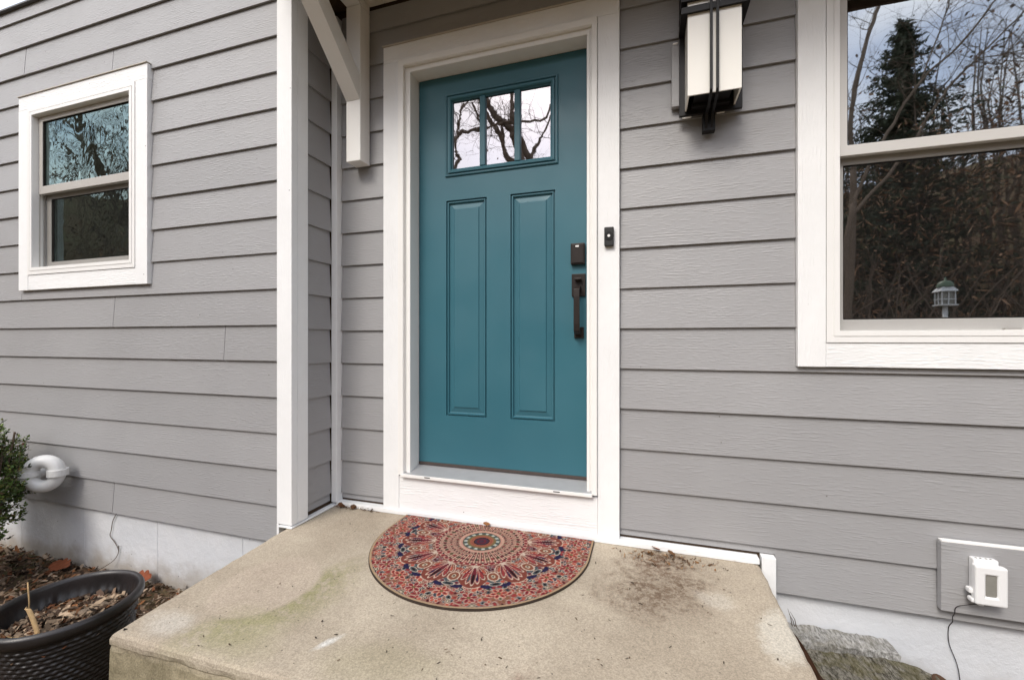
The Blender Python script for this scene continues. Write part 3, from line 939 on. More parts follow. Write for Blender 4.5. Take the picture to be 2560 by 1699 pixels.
build_stoop()

# ------------------------------------------------------------------ door mat with printed rosette
def build_mat():
    cx, cy, rad, ytop = -0.692, 1.765, 0.475, 1.921
    th = 0.0085
    NX, NY = 330, 230
    xs = np.linspace(-1, 1, NX)
    ys = np.linspace(0, 1, NY)
    U, V = np.meshgrid(xs, ys)
    y = (cy - rad) + V * (ytop - cy + rad)
    dy = np.clip(cy - y, 0, rad)
    half = np.sqrt(np.maximum(rad ** 2 - dy ** 2, 1e-6))
    x = cx + U * half
    px, py = x - cx, y - cy
    r = np.hypot(px, py)
    th_ = np.arctan2(px, -py)               # 0 straight towards the viewer
    FOLD = 6
    wdg = 2 * math.pi / FOLD
    phi = np.abs(((th_ + wdg / 2) % wdg) - wdg / 2)
    # motif coordinates in the folded wedge
    lx, ly = r * np.sin(phi), r * np.cos(phi)
    def sr(c): return np.array([((v / 255) ** 2.2) for v in c])
    cream, pink, tan = sr((205, 180, 156)), sr((196, 134, 112)), sr((190, 152, 122))
    red, crim, orange = sr((158, 44, 42)), sr((112, 26, 42)), sr((186, 72, 44))
    navy, slate, green = sr((40, 36, 72)), sr((74, 86, 90)), sr((84, 84, 58))
    olive, dark, rust, sky_ = sr((122, 102, 58)), sr((42, 28, 30)), sr((140, 72, 48)), sr((140, 146, 148))
    C = np.zeros(r.shape + (3,))
    C[:] = pink
    C[(r > 0.09) & (r < 0.20)] = sr((200, 152, 126))
    C[(r >= 0.20) & (r < 0.345)] = sr((128, 66, 52))
    C[r >= 0.345] = sr((146, 98, 82))
    rg = np.random.default_rng(11)
    def blob(bx, by, ax, ay, ang, main, inner, line=cream, edge=1.22):
        ca, sa = math.cos(ang), math.sin(ang)
        u = ((lx - bx) * ca + (ly - by) * sa) / ax
        w = (-(lx - bx) * sa + (ly - by) * ca) / ay
        d = np.sqrt(u * u + w * w)
        if line is not None: C[d < edge] = line
        C[d < 1.0] = main
        if inner is not None: C[d < 0.52] = inner
    def at(rr, ph): return rr * math.sin(ph), rr * math.cos(ph)
    pal = [(red, orange), (orange, crim), (slate, dark), (crim, red), (rust, olive), (red, None), (navy, slate), (green, cream), (crim, dark), (orange, None), (dark, sky_), (red, crim)]
    # outer field of outlined stones, thrown at random and kept apart
    sites = []
    for tries in range(9000):
        rr = rg.uniform(0.215, 0.485); ph = rg.uniform(-0.02, wdg / 2 + 0.02)
        a = rg.uniform(0.0065, 0.0140) * (0.85 if rr < 0.34 else 1.0)
        bx, by = at(rr, ph)
        if all((bx - q[0]) ** 2 + (by - q[1]) ** 2 > (0.80 * (a + q[2])) ** 2 for q in sites):
            sites.append((bx, by, a))
    for bx, by, a in sites:
        m, i_ = pal[rg.integers(len(pal))]
        blob(bx, by, a, a * rg.uniform(.55, .8), rg.uniform(0, 3.1), m, i_, line=cream if rg.random() < .6 else (sky_ if rg.random() < .5 else rust))
    # bead chains in the paler inner zone
    for ph, c1, c2 in ((0.0, red, green), (wdg / 8, dark, crim), (wdg / 4, crim, green), (wdg * 3 / 8, dark, red), (wdg / 2, crim, olive)):
        for t, rr in enumerate(np.arange(0.108, 0.205, 0.027)):
            s_ = (0.0055 + 0.0065 * (rr - 0.1) / 0.1) * (0.8 if t % 2 else 1.15)
            blob(*at(rr, ph), s_, s_ * .7, rg.uniform(-.4, .4), c1 if t % 2 else c2, None, line=sr((212, 178, 150)))
    for ph in np.arange(wdg / 16, wdg / 2, wdg / 8):
        blob(*at(0.196, ph), 0.011, 0.0085, -ph, red, crim, line=cream)
    for q in range(8):
        ph = (q + .5) * wdg / 16
        d_ = np.abs(lx * math.cos(ph) - ly * math.sin(ph))
        C[(d_ < 0.0018) & (r > 0.1) & (r < 0.19)] = dark if q % 2 else crim
    # feather fans: five petals from a common root, navy curls at the tips
    fc = wdg * 0.25
    blob(*at(0.283, fc), 0.058, 0.074, -fc, sr((132, 60, 44)), None, line=cream, edge=1.05)
    for off, L, c1, c2 in ((-.70, .070, rust, orange), (.70, .070, rust, orange), (-.42, .100, crim, red), (.42, .100, crim, red), (-.17, .118, red, slate), (.17, .118, red, navy), (0.0, .128, crim, dark)):
        rx, ry = at(0.208, fc)
        dx, dy = math.sin(fc + off), math.cos(fc + off)
        for t0, t1, wd_, cc, ln_ in ((0.10, 1.0, 0.0098, c1, cream), (0.45, 0.95, 0.0052, c2, None)):
            cxm, cym = rx + dx * L * (t0 + t1) / 2, ry + dy * L * (t0 + t1) / 2
            blob(cxm, cym, wd_, L * (t1 - t0) / 2, -(fc + off), cc, None, line=ln_, edge=1.16)
    for sgn in (-1, 1):
        ex_, ey_ = at(0.330, fc + sgn * 0.175)
        for t in np.linspace(0, 1, 14):
            an = fc + sgn * (-0.6 + 3.6 * t)
            rc_ = 0.026 * (1 - 0.45 * t)
            blob(ex_ + rc_ * math.sin(an), ey_ + rc_ * math.cos(an), 0.0105 * (1 - .35 * t), 0.0105 * (1 - .35 * t), 0, navy if t < .7 else slate, None, line=None)
        blob(ex_, ey_, 0.008, 0.008, 0, orange if sgn > 0 else crim, None, line=sky_)
    # six-petal flowers between the fans
    for fr, ph0 in ((0.392, 0.0), (0.400, wdg * .5), (0.415, wdg * .25)):
        bx, by = at(fr, ph0)
        for a in np.arange(0, 6.28, 6.2832 / 6):
            blob(bx + .019 * math.sin(a), by + .019 * math.cos(a), 0.0072, 0.0125, -a, orange if fr < .41 else red, crim, line=cream, edge=1.2)
        blob(bx, by, .006, .006, 0, olive, None, line=dark)
    for ph0 in (0.0, wdg * .5):
        blob(*at(0.290, ph0), 0.019, 0.026, -ph0, rust, green, line=cream)
        blob(*at(0.290, ph0), 0.008, 0.011, -ph0, cream, dark, line=olive)
        blob(*at(0.340, ph0), 0.022, 0.010, -ph0, slate, dark, line=cream)
    # central rosette
    def ringc(a, b, c): C[(r >= a) & (r < b)] = c
    ringc(0, 0.084, slate); ringc(0.077, 0.082, green)
    pet = np.cos(th_ * 14) > 0.2
    C[(r > 0.064) & (r < 0.078) & pet] = sr((178, 184, 170))
    ringc(0.053, 0.064, olive); ringc(0.036, 0.053, sr((160, 84, 58))); ringc(0.041, 0.045, rust)
    ringc(0, 0.032, sr((72, 48, 66))); ringc(0.032, 0.036, dark); ringc(0.013, 0.020, crim)
    # tan binding along the curve and worn tint
    ed = np.minimum(rad - np.hypot(px, np.minimum(py, 0)), half - np.abs(px))
    C[ed < 0.0085] = sr((178, 146, 108))
    lum = C.mean(axis=2, keepdims=True)
    C = (lum + (C - lum) * 0.78) * 0.74
    C *= (0.85 + 0.30 * rg.random(r.shape))[..., None]
    zt = np.full(r.shape, ZS + th)
    zt += 0.0006 * np.sin(px * 40) * np.cos(py * 33)
    mb = MB()
    mb.v = list(zip(x.ravel().tolist(), y.ravel().tolist(), zt.ravel().tolist()))
    mb.c = [tuple(c) for c in C.reshape(-1, 3)]
    for j in range(NY - 1):
        o = j * NX
        mb.f += [(o + i, o + i + 1, o + NX + i + 1, o + NX + i) for i in range(NX - 1)]
    root = tag(empty('doormat', (cx, cy, ZS)), 'half-round doormat with red and navy rosette print before the door', 'doormat')
    face = mb.build('printed_face', 'mat_print', root, smooth=True)
    # rubber rim under the face
    out = [(cx - rad, ytop)] + [(cx - rad * math.cos(t), cy - rad * math.sin(t)) for t in np.linspace(0, math.pi, 90)] + [(cx + rad, ytop)]
    m = MB()
    vs, fs = prism(out, lambda a, b, d: (cx + (a - cx) * 1.006, cy + (b - cy) * (1.006 if b < cy else 1.0), d), ZS + 0.0008, ZS + th - 0.0022)
    m.add(vs, fs)
    m.build('rubber_base', 'mat_edge', root)
build_mat()

# ------------------------------------------------------------------ wall lamp
lamp = tag(empty('wall_lamp', (0.257, D - 0.03, 1.10)), 'black framed wall lantern with white opal glass', 'lamp')
MB().box(0.109, 0.366, D - 0.028, D - 0.002, 0.988, 1.246).build('mounting_block', 'siding_x', lamp, bevel=0.002)
MB().box(0.138, 0.376, D - 0.042, D - 0.0285, 0.936, 1.62).build('back_plate', 'black_metal', lamp, bevel=0.002)
gm = MB()
gx0, gx1, gy0, gy1, gz0, gz1 = 0.160, 0.349, 1.789, D - 0.043, 0.952, 1.60
gm.add([(gx0, gy0, gz0), (gx1, gy0, gz0), (gx1, gy1, gz0), (gx0, gy1, gz0), (gx0, gy0, gz1), (gx1, gy0, gz1), (gx1, gy1, gz1), (gx0, gy1, gz1)],
       [(0, 1, 5, 4), (1, 2, 6, 5), (3, 0, 4, 7)])
t_ = 0.006
gm.add([(gx0 + t_, gy0 + t_, gz0), (gx1 - t_, gy0 + t_, gz0), (gx1 - t_, gy1, gz0), (gx0 + t_, gy1, gz0), (gx0 + t_, gy0 + t_, gz1), (gx1 - t_, gy0 + t_, gz1), (gx1 - t_, gy1, gz1), (gx0 + t_, gy1, gz1)],
       [(0, 4, 5, 1), (1, 5, 6, 2), (3, 7, 4, 0)])
gm.add([(gx0, gy0, gz0), (gx1, gy0, gz0), (gx1, gy1, gz0), (gx0, gy1, gz0), (gx0 + t_, gy0 + t_, gz0), (gx1 - t_, gy0 + t_, gz0), (gx1 - t_, gy1, gz0), (gx0 + t_, gy1, gz0)],
       [(0, 4, 5, 1), (1, 5, 6, 2), (3, 7, 4, 0)])
gm.build('glass_shade', 'opal', lamp)
MB().box(0.188, 0.322, gy0 + 0.012, gy1, 0.966, 0.974).build('bottom_tray', 'black_metal', lamp, bevel=0.001)
MB().box(0.185, 0.325, gy1 - 0.030, gy1, 0.9525, 0.9655).build('crossbar', 'black_metal', lamp, bevel=0.001)
for zb, hh in ((1.266, 0.024), (1.312, 0.018), (1.52, 0.022)):
    rg_ = MB()
    slab_with_holes(rg_, 0.136, 0.377, 1.776, D - 0.0425, [(0.158, 0.352, 1.787, D)], lambda a, b, d: (a, b, d), zb, zb + hh)
    rg_.build('band', 'black_metal', lamp)
MB().box(0.10, 0.41, 1.75, D - 0.0425, 1.605, 1.62).build('top_cap', 'black_metal', lamp, bevel=0.002)
for sx in (0.2365, 0.2585):
    st = MB()
    bar(st, [(1.772, 1.60), (1.772, 1.26), (1.774, 0.955), (1.782, 0.940), (D - 0.060, 0.922), (D - 0.046, 0.905), (D - 0.034, 0.862)], (sx, sx + 0.0105), 0.006)
    st.build('strap', 'black_metal', lamp, bevel=0.001)
MB().box(0.229, 0.2765, D - 0.040, D - 0.0085, 0.861, 0.9355).build('tail_plate', 'black_metal', lamp, bevel=0.002)
# crumbs of white caulk round the plate
for (a, b, z0, z1) in ((0.150, 0.186, 0.928, 0.9345), (0.282, 0.312, 0.930, 0.9345), (0.113, 0.134, 1.247, 1.254)):
    MB().box(a, b, D - 0.036, D - 0.029, z0, z1).build('caulk', 'smooth_white', lamp, bevel=0.002)

# ------------------------------------------------------------------ doorbell
bell = tag(empty('doorbell', (-0.151, D - 0.03, 0.456)), 'small black doorbell button on the white door casing', 'doorbell')
MB().box(-0.1715, -0.1305, D - 0.040, D - 0.0205, 0.414, 0.498).build('housing', 'rubber', bell, bevel=0.004)
bb = MB()
for rr, y0_, y1_ in ((0.0185, D - 0.043, D - 0.0395),):
    ring_ = [(rr * math.cos(t), rr * math.sin(t)) for t in np.linspace(0, 2 * math.pi, 33)[:-1]]
    bb.add(*prism([(-0.151 + a, 0.458 + b) for a, b in ring_], lambda a, z, d: (a, d, z), y0_, y1_))
bb.build('button_ring', 'black_metal', bell)
bb = MB()
ring_ = [(0.006 * math.cos(t), 0.006 * math.sin(t)) for t in np.linspace(0, 2 * math.pi, 17)[:-1]]
bb.add(*prism([(-0.151 + a, 0.458 + b) for a, b in ring_], lambda a, z, d: (a, d, z), D - 0.0455, D - 0.0432))
bb.build('button', 'vinyl', bell)

# ------------------------------------------------------------------ outlet cover on its grey board
obm = MB().box(1.022, 1.56, D - 0.026, D - 0.003, -0.975, -0.728).build('outlet_board', 'siding_x', house, bevel=0.001)
tag(obm, 'grey backing board behind the outlet cover')
MB().box(1.024, 1.559, D - 0.0255, D - 0.003, -0.7275, -0.722).build('board_cap', 'smooth_white', house, bevel=0.001)
ob = tag(empty('outlet_cover', (1.118, D - 0.035, -0.835)), 'white weatherproof outlet cover on the grey board', 'outlet cover')
MB().box(1.098, 1.168, D - 0.052, D - 0.0265, -0.895, -0.764).build('base', 'outlet', ob, bevel=0.005, seg=3)
cvm = MB()
slab_with_holes(cvm, 1.0895, 1.177, -0.911, -0.777, [(1.118, 1.149, -0.881, -0.807)], lambda a, z, d: (a, d, z), D - 0.078, D - 0.0525)
cvm.build('cover', 'outlet', ob, bevel=0.006, seg=3)
MB().box(1.1182, 1.1488, D - 0.073, D - 0.056, -0.8808, -0.8072).build('cover_window', 'outlet_win', ob)
for i, vx in enumerate((1.107, 1.119, 1.135, 1.147)):
    MB().box(vx, vx + 0.005, D - 0.046, D - 0.040, -0.7652, -0.7628).build('vent_slot', 'outlet_win', ob)
MB().box(1.080, 1.099, D - 0.064, D - 0.042, -0.882, -0.864).build('latch', 'outlet', ob, bevel=0.004)
MB().box(1.084, 1.104, D - 0.068, D - 0.042, -0.912, -0.896).build('latch', 'outlet', ob, bevel=0.005)
MB().box(1.104, 1.120, D - 0.066, D - 0.050, -0.920, -0.9115).build('cord_port', 'outlet', ob, bevel=0.003)

def smooth_path(pts, n=6):
    out = []
    P = [Vector(p) for p in pts]
    for i in range(len(P) - 1):
        p0, p1, p2, p3 = P[max(i - 1, 0)], P[i], P[i + 1], P[min(i + 2, len(P) - 1)]
        for j in range(n):
            t = j / n
            out.append(0.5 * ((2 * p1) + (-p0 + p2) * t + (2 * p0 - 5 * p1 + 4 * p2 - p3) * t * t + (-p0 + 3 * p1 - 3 * p2 + p3) * t ** 3))
    out.append(P[-1])
    return out

ca = MB().tube(smooth_path([(1.110, D - 0.058, -0.916), (1.086, D - 0.045, -0.932), (1.062, D - 0.032, -0.952), (1.058, D - 0.030, -0.977), (1.062, D - 0.012, -1.0), (1.066, D - 0.004, -1.022), (1.070, D + 0.024, -1.06), (1.072, D + 0.024, -1.12), (1.098, D + 0.022, -1.21), (1.11, D + 0.022, -1.37)]), 0.0014, 6)
tag(ca.build('outlet_cable', 'cable', None, smooth=True), 'thin dark cable hanging below the outlet cover', 'cable')

# dead stem climbing the wing foundation
vn = MB()
yv = W + 0.016
main = smooth_path([(-2.905, yv, -0.995), (-2.925, yv, -1.02), (-2.945, yv, -1.055), (-2.955, yv, -1.10), (-2.965, yv, -1.135), (-2.93, yv, -1.165), (-2.90, yv, -1.195), (-2.895, yv, -1.225), (-2.915, yv - .01, -1.265), (-2.96, yv - .03, -1.30), (-3.0, yv - .05, -1.33), (-3.01, yv - 0.06, -1.40)])
vn.tube(main, 0.0019, 6)
vn.tube(smooth_path([(-2.897, yv, -1.205), (-2.885, yv - .004, -1.19), (-2.880, yv - .006, -1.178)]), 0.002, 5)
tag(vn.build('dead_stem', 'stem', None, smooth=True), 'thin dead vine stem on the white foundation behind the planter', 'stem')

# ------------------------------------------------------------------ PVC vent: return bend over a lower elbow
vent = tag(empty('vent_pipe', (-3.30, W - 0.08, -0.76)), 'white plastic vent pipe bend sticking out of the wing', 'pipe')
yp = W - 0.115
def arc(c, ra, t0, t1, n, ax):
    return [Vector(c) + Vector(ax[0]) * (ra * math.cos(t)) + Vector(ax[1]) * (ra * math.sin(t)) for t in np.linspace(t0, t1, n)]
xl, xr_ = -3.385, -3.245
zc = -0.778
ax_ = ((xr_ - xl) / 2)
axv = (Vector((0.80, 0.60, 0)).normalized(), Vector((0, 0, 1)))
cen = Vector((-3.300, yp, zc + 0.018))
rr_ = 0.062
MB().tube(arc(cen, rr_, math.pi, 0, 22, axv), 0.037, 20).build('return_bend', 'pvc', vent, smooth=True)
pl_ = cen - axv[0] * rr_
pr_ = cen + axv[0] * rr_
MB().tube([pr_ + Vector((0, 0, 0.012)), pr_ + Vector((0, 0, -0.024))], 0.046, 24).build('collar', 'pvc', vent)
MB().tube([pl_ + Vector((0, 0, 0.012)), pl_ + Vector((0, 0, -0.016))], 0.0445, 24).build('collar', 'pvc', vent)
MB().tube(arc(cen + Vector((0, 0, -0.018)), rr_, math.pi, 2 * math.pi, 22, axv), 0.034, 20).build('trap_bend', 'pvc', vent, smooth=True)
MB().tube([pl_ + Vector((0.01, 0, -0.030)), pl_ + Vector((-0.06, 0.02, -0.034)), pl_ + Vector((-0.12, 0.05, -0.036))], 0.040, 18).build('wall_stub', 'pvc', vent, smooth=True)
MB().tube([pl_ + Vector((-0.115, 0.03, -0.036)), pl_ + Vector((-0.118, 0.13, -0.036))], 0.040, 18).build('wall_stub', 'pvc', vent, smooth=True)

# ------------------------------------------------------------------ planter
PX, PY, PZ = -2.060, 1.022, -0.970
planter = tag(empty('planter', (PX, PY, ZG)), 'round black rippled planter pot filled with dry chips beside the stoop', 'planter')
def ripple(i, t, z):
    h = (z + 1.34) / 0.30
    if z > -1.022 or z < -1.338: return 0.0
    wv = 0.9 * mnoise.noise(Vector((math.cos(t) * 5, math.sin(t) * 5, z * 9))) + 0.5 * math.sin(t * 38 + z * 160)
    s = math.sin(z * 2 * math.pi / 0.0155 + wv)
    row = math.floor(z / 0.0155)
    wea = 0.62 + 0.38 * math.sin(t * 42 + (row % 2) * math.pi)
    return 0.0050 * wea * (abs(s) ** 0.8 * (1 if s > 0 else -1))
prof = []
for z in np.linspace(-1.345, -1.020, 84):
    f = (z + 1.345) / 0.325
    prof.append((0.150 + 0.050 * f ** 0.85, z))
prof += [(0.2035, -1.016), (0.2165, -1.006), (0.2195, -0.996), (0.2190, -0.982), (0.2140, -0.972), (0.2060, -0.970), (0.1990, -0.974), (0.1960, -0.984)]
prof += [(0.1945, -1.00), (0.1905, -1.040), (0.1860, -1.045), (0.1840, -1.075), (0.182, -1.13)]
pot = MB().lathe(prof, PX, PY, 220, ripple)
pot.build('pot', 'planter', planter, smooth=True)

def chip(mb, p, size, rnd, pal, flat=0.5, curl=0.3):
    L = size * rnd.uniform(0.7, 1.4); w = size * rnd.uniform(0.15, 0.45)
    rot = Matrix.Rotation(rnd.uniform(0, 6.28), 3, 'Z') @ Matrix.Rotation(rnd.gauss(0, flat), 3, 'X') @ Matrix.Rotation(rnd.gauss(0, flat * .8), 3, 'Y')
    c = rnd.choice(pal); v = rnd.uniform(0.5, 1.3)
    tint = (c[0] * v, c[1] * v, c[2] * v)
    k = curl * rnd.uniform(-1, 1) * L
    vs = []
    for i in range(4):
        t = i / 3 - .5
        ww = w * (1 - 1.1 * t * t * rnd.uniform(.6, 1.8))
        for s in (-1, 1):
            vs.append(Vector(p) + rot @ Vector((t * L, s * ww * 0.5 + rnd.uniform(-.1, .1) * w, k * (4 * t * t - .5) + s * w * 0.12)))
    mb.add(vs, [(0, 1, 3, 2), (2, 3, 5, 4), (4, 5, 7, 6)], tint)

PAL = [(0.10, 0.060, 0.036), (0.16, 0.105, 0.070), (0.045, 0.028, 0.019), (0.20, 0.145, 0.10), (0.14, 0.055, 0.026), (0.07, 0.045, 0.032), (0.27, 0.205, 0.15), (0.17, 0.075, 0.032), (0.03, 0.02, 0.014)]
rn = random.Random(8)
mc = MB()
n_ = 64
disc = [(PX + 0.184 * math.cos(2 * math.pi * i / n_), PY + 0.184 * math.sin(2 * math.pi * i / n_), -1.072) for i in range(n_)]
mc.add(disc, [tuple(range(n_))], (0.05, 0.035, 0.025))
for i in range(1500):
    rr = 0.176 * math.sqrt(rn.random()); t = rn.uniform(0, 6.283)
    chip(mc, (PX + rr * math.cos(t), PY + rr * math.sin(t), -1.062 + rn.uniform(0, 0.014) + 0.02 * (1 - rr / 0.18)), rn.uniform(0.018, 0.062), rn, PAL + [(0.34, 0.25, 0.17)] * 4, 0.35)
o = mc.build('dry_chips', 'chip_tint', planter)
tag(o, kind='stuff')
# cut straw stalks in the pot
def strap_leaf(name, pts, wd, mat, parent, th=0.003):
    m = MB()
    P = smooth_path(pts, 5)
    n = len(P)
    for i, p in enumerate(P):
        w = wd[0] + (wd[1] - wd[0]) * i / (n - 1)
        for s in (-1, 0, 1):
            m.v.append((p.x + s * w * 0.5, p.y - (0.35 * w if s == 0 else 0), p.z))
    for i in range(n - 1):
        for s in range(2):
            a = i * 3 + s
            m.f.append((a, a + 1, a + 4, a + 3))
    ob_ = m.build(name, mat, parent, smooth=True)
    md = ob_.modifiers.new('thick', 'SOLIDIFY'); md.thickness = th
    return ob_
strap_leaf('straw_stalk', [(PX + 0.008, PY - 0.085, -1.062), (PX + 0.006, PY - 0.085, -1.035), (PX - 0.006, PY - 0.086, -1.005), (PX - 0.026, PY - 0.09, -0.962), (PX - 0.034, PY - 0.092, -0.952)], (0.022, 0.026), 'straw', planter)
MB().tube([(PX + 0.083, PY - 0.07, -1.065), (PX + 0.086, PY - 0.07, -1.03), (PX + 0.089, PY - 0.072, -1.002)], [0.006, 0.006, 0.0055], 8).build('stick', 'stem', planter, smooth=True)
MB().tube([(PX - 0.145, PY - 0.04, -1.06), (PX - 0.143, PY - 0.04, -0.98), (PX - 0.141, PY - 0.045, -0.905)], 0.0022, 6).build('thin_stalk', 'straw', planter, smooth=True)
MB().tube([(PX - 0.135, PY - 0.125, -1.05), (PX - 0.05, PY - 0.125, -1.044), (PX + 0.02, PY - 0.095, -1.040)], [0.004, 0.006, 0.004], 6).build('stick', 'straw', planter, smooth=True)

# ------------------------------------------------------------------ mulch and leaf litter on the ground
ml = MB()
rn = random.Random(21)
for i in range(9000):
    x = rn.uniform(-5.2, -1.66); y = rn.uniform(0.55, 1.655)
    if (x - PX) ** 2 + (y - PY) ** 2 < 0.15 ** 2: continue
    z = ZG + 0.012 + rn.uniform(0, 0.02) + 0.014 * mnoise.noise(Vector((x * 4, y * 4, 1)))
    chip(ml, (x, y, z), rn.uniform(0.02, 0.055), rn, PAL, 0.35)
for i in range(1500):
    x = rn.uniform(0.5, 2.4); y = rn.uniform(1.0, 1.97)
    chip(ml, (x, y, ZG + 0.012 + rn.uniform(0, .015)), rn.uniform(0.02, 0.05), rn, PAL, 0.35)
o = ml.build('leaf_litter', 'chip_tint')
tag(o, 'brown bark chips and leaf litter on the ground by the foundation', 'leaf litter', kind='stuff')

def leaf(name, loc, size, rz, tilt, color, label, group=None, lobes=True, mat=None, wid=1.0):
    rnl = random.Random(int(abs(loc[0] * 1000)) + 7)
    m = MB()
    n = 15
    cl = [(0, 0)]
    rows = []
    for i in range(n):
        t = i / (n - 1)
        w = 0.42 * math.sin(math.pi * min(1, t * 0.95 + .03)) ** 0.7
        if lobes: w *= 0.72 + 0.34 * abs(math.sin(t * 11))
        rows.append((t - .5, w * wid))
    rot = Matrix.Rotation(rz, 3, 'Z') @ Matrix.Rotation(tilt[0], 3, 'X') @ Matrix.Rotation(tilt[1], 3, 'Y')
    for t, w in rows:
        for s in (-1, -.5, 0, .5, 1):
            z = 0.22 * abs(s) ** 1.5 * w + 0.25 * t * t + rnl.uniform(-.02, .02)
            m.v.append(tuple(Vector(loc) + rot @ (Vector((t, s * w, z)) * size)))
            v = rnl.uniform(.7, 1.2)
            m.c.append((color[0] * v, color[1] * v, color[2] * v))
    for i in range(n - 1):
        for s in range(4):
            a = i * 5 + s
            m.f.append((a, a + 1, a + 6, a + 5))
    o_ = m.build(name, mat or 'leaf_tint', None, smooth=True)
    tag(o_, label, 'leaf', group)
    return o_
leaf('dry_leaf', (-2.62, 1.60, ZG + 0.055), 0.13, 0.5, (0.5, -0.2), (0.22, 0.06, 0.025), 'red-brown oak leaf leaning on the white foundation behind the planter')
leaf('dry_leaf', (-2.05, 1.42, ZG + 0.04), 0.15, 0.9, (0.2, 0.1), (0.36, 0.20, 0.085), 'golden tan leaf on the ground between planter and foundation')
leaf('dry_leaf', (-2.72, 1.30, ZG + 0.045), 0.10, 2.3, (0.25, 0.1), (0.26, 0.08, 0.03), 'rusty orange leaf on the mulch left of the planter')
leaf('dry_leaf', (-3.25, 1.58, ZG + 0.045), 0.11, 0.2, (0.3, 0.1), (0.20, 0.06, 0.025), 'dark red leaf on the mulch under the shrub')
leaf('dry_leaf', (-0.725, 1.912, ZS + 0.020), 0.034, 0.4, (0.3, 0.2), (0.30, 0.13, 0.05), 'small curled brown leaf on the back edge of the doormat')
leaf('dry_leaf', (0.045, 1.905, ZS + 0.017), 0.045, 2.0, (0.4, 0.2), (0.24, 0.09, 0.03), 'rust-brown leaf scrap on the stoop against the white strip', lobes=False)
leaf('dry_leaf', (0.105, 1.895, ZS + 0.012), 0.035, 0.3, (0.2, 0.4), (0.18, 0.09, 0.04), 'dark leaf scrap on the stoop right of the rust-brown one', lobes=False)
leaf('dry_leaf', (-1.560, 1.912, ZS + 0.014), 0.042, 1.0, (0.5, 0.2), (0.14, 0.065, 0.03), 'brown leaf scrap in the inner corner of the walls', lobes=False)
leaf('dry_leaf', (-1.485, 1.915, ZS + 0.012), 0.034, 0.1, (0.6, 0.2), (0.10, 0.05, 0.025), 'dark leaf scrap below the siding left of the door casing', lobes=False)

# crumbs of dirt and twigs scattered on the stoop
cr = MB()
rn = random.Random(5)
for i in range(210):
    x = rn.uniform(-1.5, 0.42); y = rn.uniform(0.92, 1.90)
    if math.hypot(x + .692, min(y - 1.765, 0)) < 0.5 and y > 1.27: continue
    chip(cr, (x, y, ZS + 0.0025), rn.uniform(0.004, 0.012), rn, [(0.06, 0.045, 0.035), (0.12, 0.08, 0.05)], 0.15, 0.1)
for i in range(150):
    x = rn.gauss(0.09, 0.09); y = 1.895 - abs(rn.gauss(0, 0.05))
    chip(cr, (x, y, ZS + 0.003 + rn.uniform(0, .004)), rn.uniform(0.006, 0.02), rn, [(0.10, 0.06, 0.035), (0.20, 0.10, 0.04), (0.30, 0.2, 0.12)], 0.3, 0.2)
for i in range(70):
    x = rn.uniform(-1.59, -1.33); y = 1.918 - abs(rn.gauss(0, 0.008))
    chip(cr, (x, y, ZS + 0.003 + rn.uniform(0, .012)), rn.uniform(0.006, 0.018), rn, [(0.06, 0.035, 0.02), (0.14, 0.07, 0.035)], 0.4, 0.2)
o = cr.build('stoop_debris', 'chip_tint')
tag(o, 'dark crumbs and twig bits scattered on the stoop', 'debris', kind='stuff')

# ------------------------------------------------------------------ rough slabs right of the stoop
def rough_slab(name, mat, poly, z0, z1, label, seed, amp=0.012):
    cx = sum(p[0] for p in poly) / len(poly); cy = sum(p[1] for p in poly) / len(poly)
    pts = []
    for i in range(len(poly)):
        a, b = Vector(poly[i]), Vector(poly[(i + 1) % len(poly)])
        n = max(1, int((b - a).length / 0.014))
        pts += [a.lerp(b, j / n) for j in range(n)]
    m = MB(); n = len(pts)
    scs = [0.0001, 0.2, 0.4, 0.55, 0.7, 0.82, 0.91, 0.97]
    ringz = [(s, 0.0) for s in scs] + [(0.995, -0.008), (1.0, -0.022), (0.995, -0.06), (1.0, z0 - z1)]
    for s, dz in ringz:
        for p in pts:
            x = cx + (p.x - cx) * s; y = cy + (p.y - cy) * s
            k = mnoise.noise(Vector((x * 26, y * 9, seed))) + 0.6 * mnoise.noise(Vector((x * 70, y * 22, seed + 3)))
            if dz <= -0.008:
                x += amp * 0.7 * mnoise.noise(Vector((x * 40, y * 40, dz * 30)))
                y += amp * 0.7 * mnoise.noise(Vector((x * 40 + 9, y * 40, dz * 30)))
            m.v.append((x, y, z1 + dz + (k * amp * 0.6 if dz > -0.03 else 0)))
    for r_ in range(len(ringz) - 1):
        for i in range(n):
            j = (i + 1) % n
            m.f.append((r_ * n + i, r_ * n + j, (r_ + 1) * n + j, (r_ + 1) * n + i))
    o_ = m.build(name, mat, None, smooth=False)
    return tag(o_, label, 'stone slab')
rough_slab('stone_slab', 'slab_grey', [(0.47, 1.977), (0.47, 1.845), (0.60, 1.868), (0.885, 1.890), (0.89, 1.94), (0.885, 1.977)], ZG - 0.05, -1.140, 'pale grey rough slab against the foundation right of the stoop', 2)
rough_slab('stone_slab', 'slab_moss', [(0.475, 1.838), (0.48, 1.40), (0.80, 1.38), (0.93, 1.50), (0.965, 1.74), (0.96, 1.81), (0.925, 1.872), (0.89, 1.884), (0.60, 1.860)], ZG - 0.05, -1.156, 'mossy brown rough slab in front of the pale grey one', 7, 0.018)

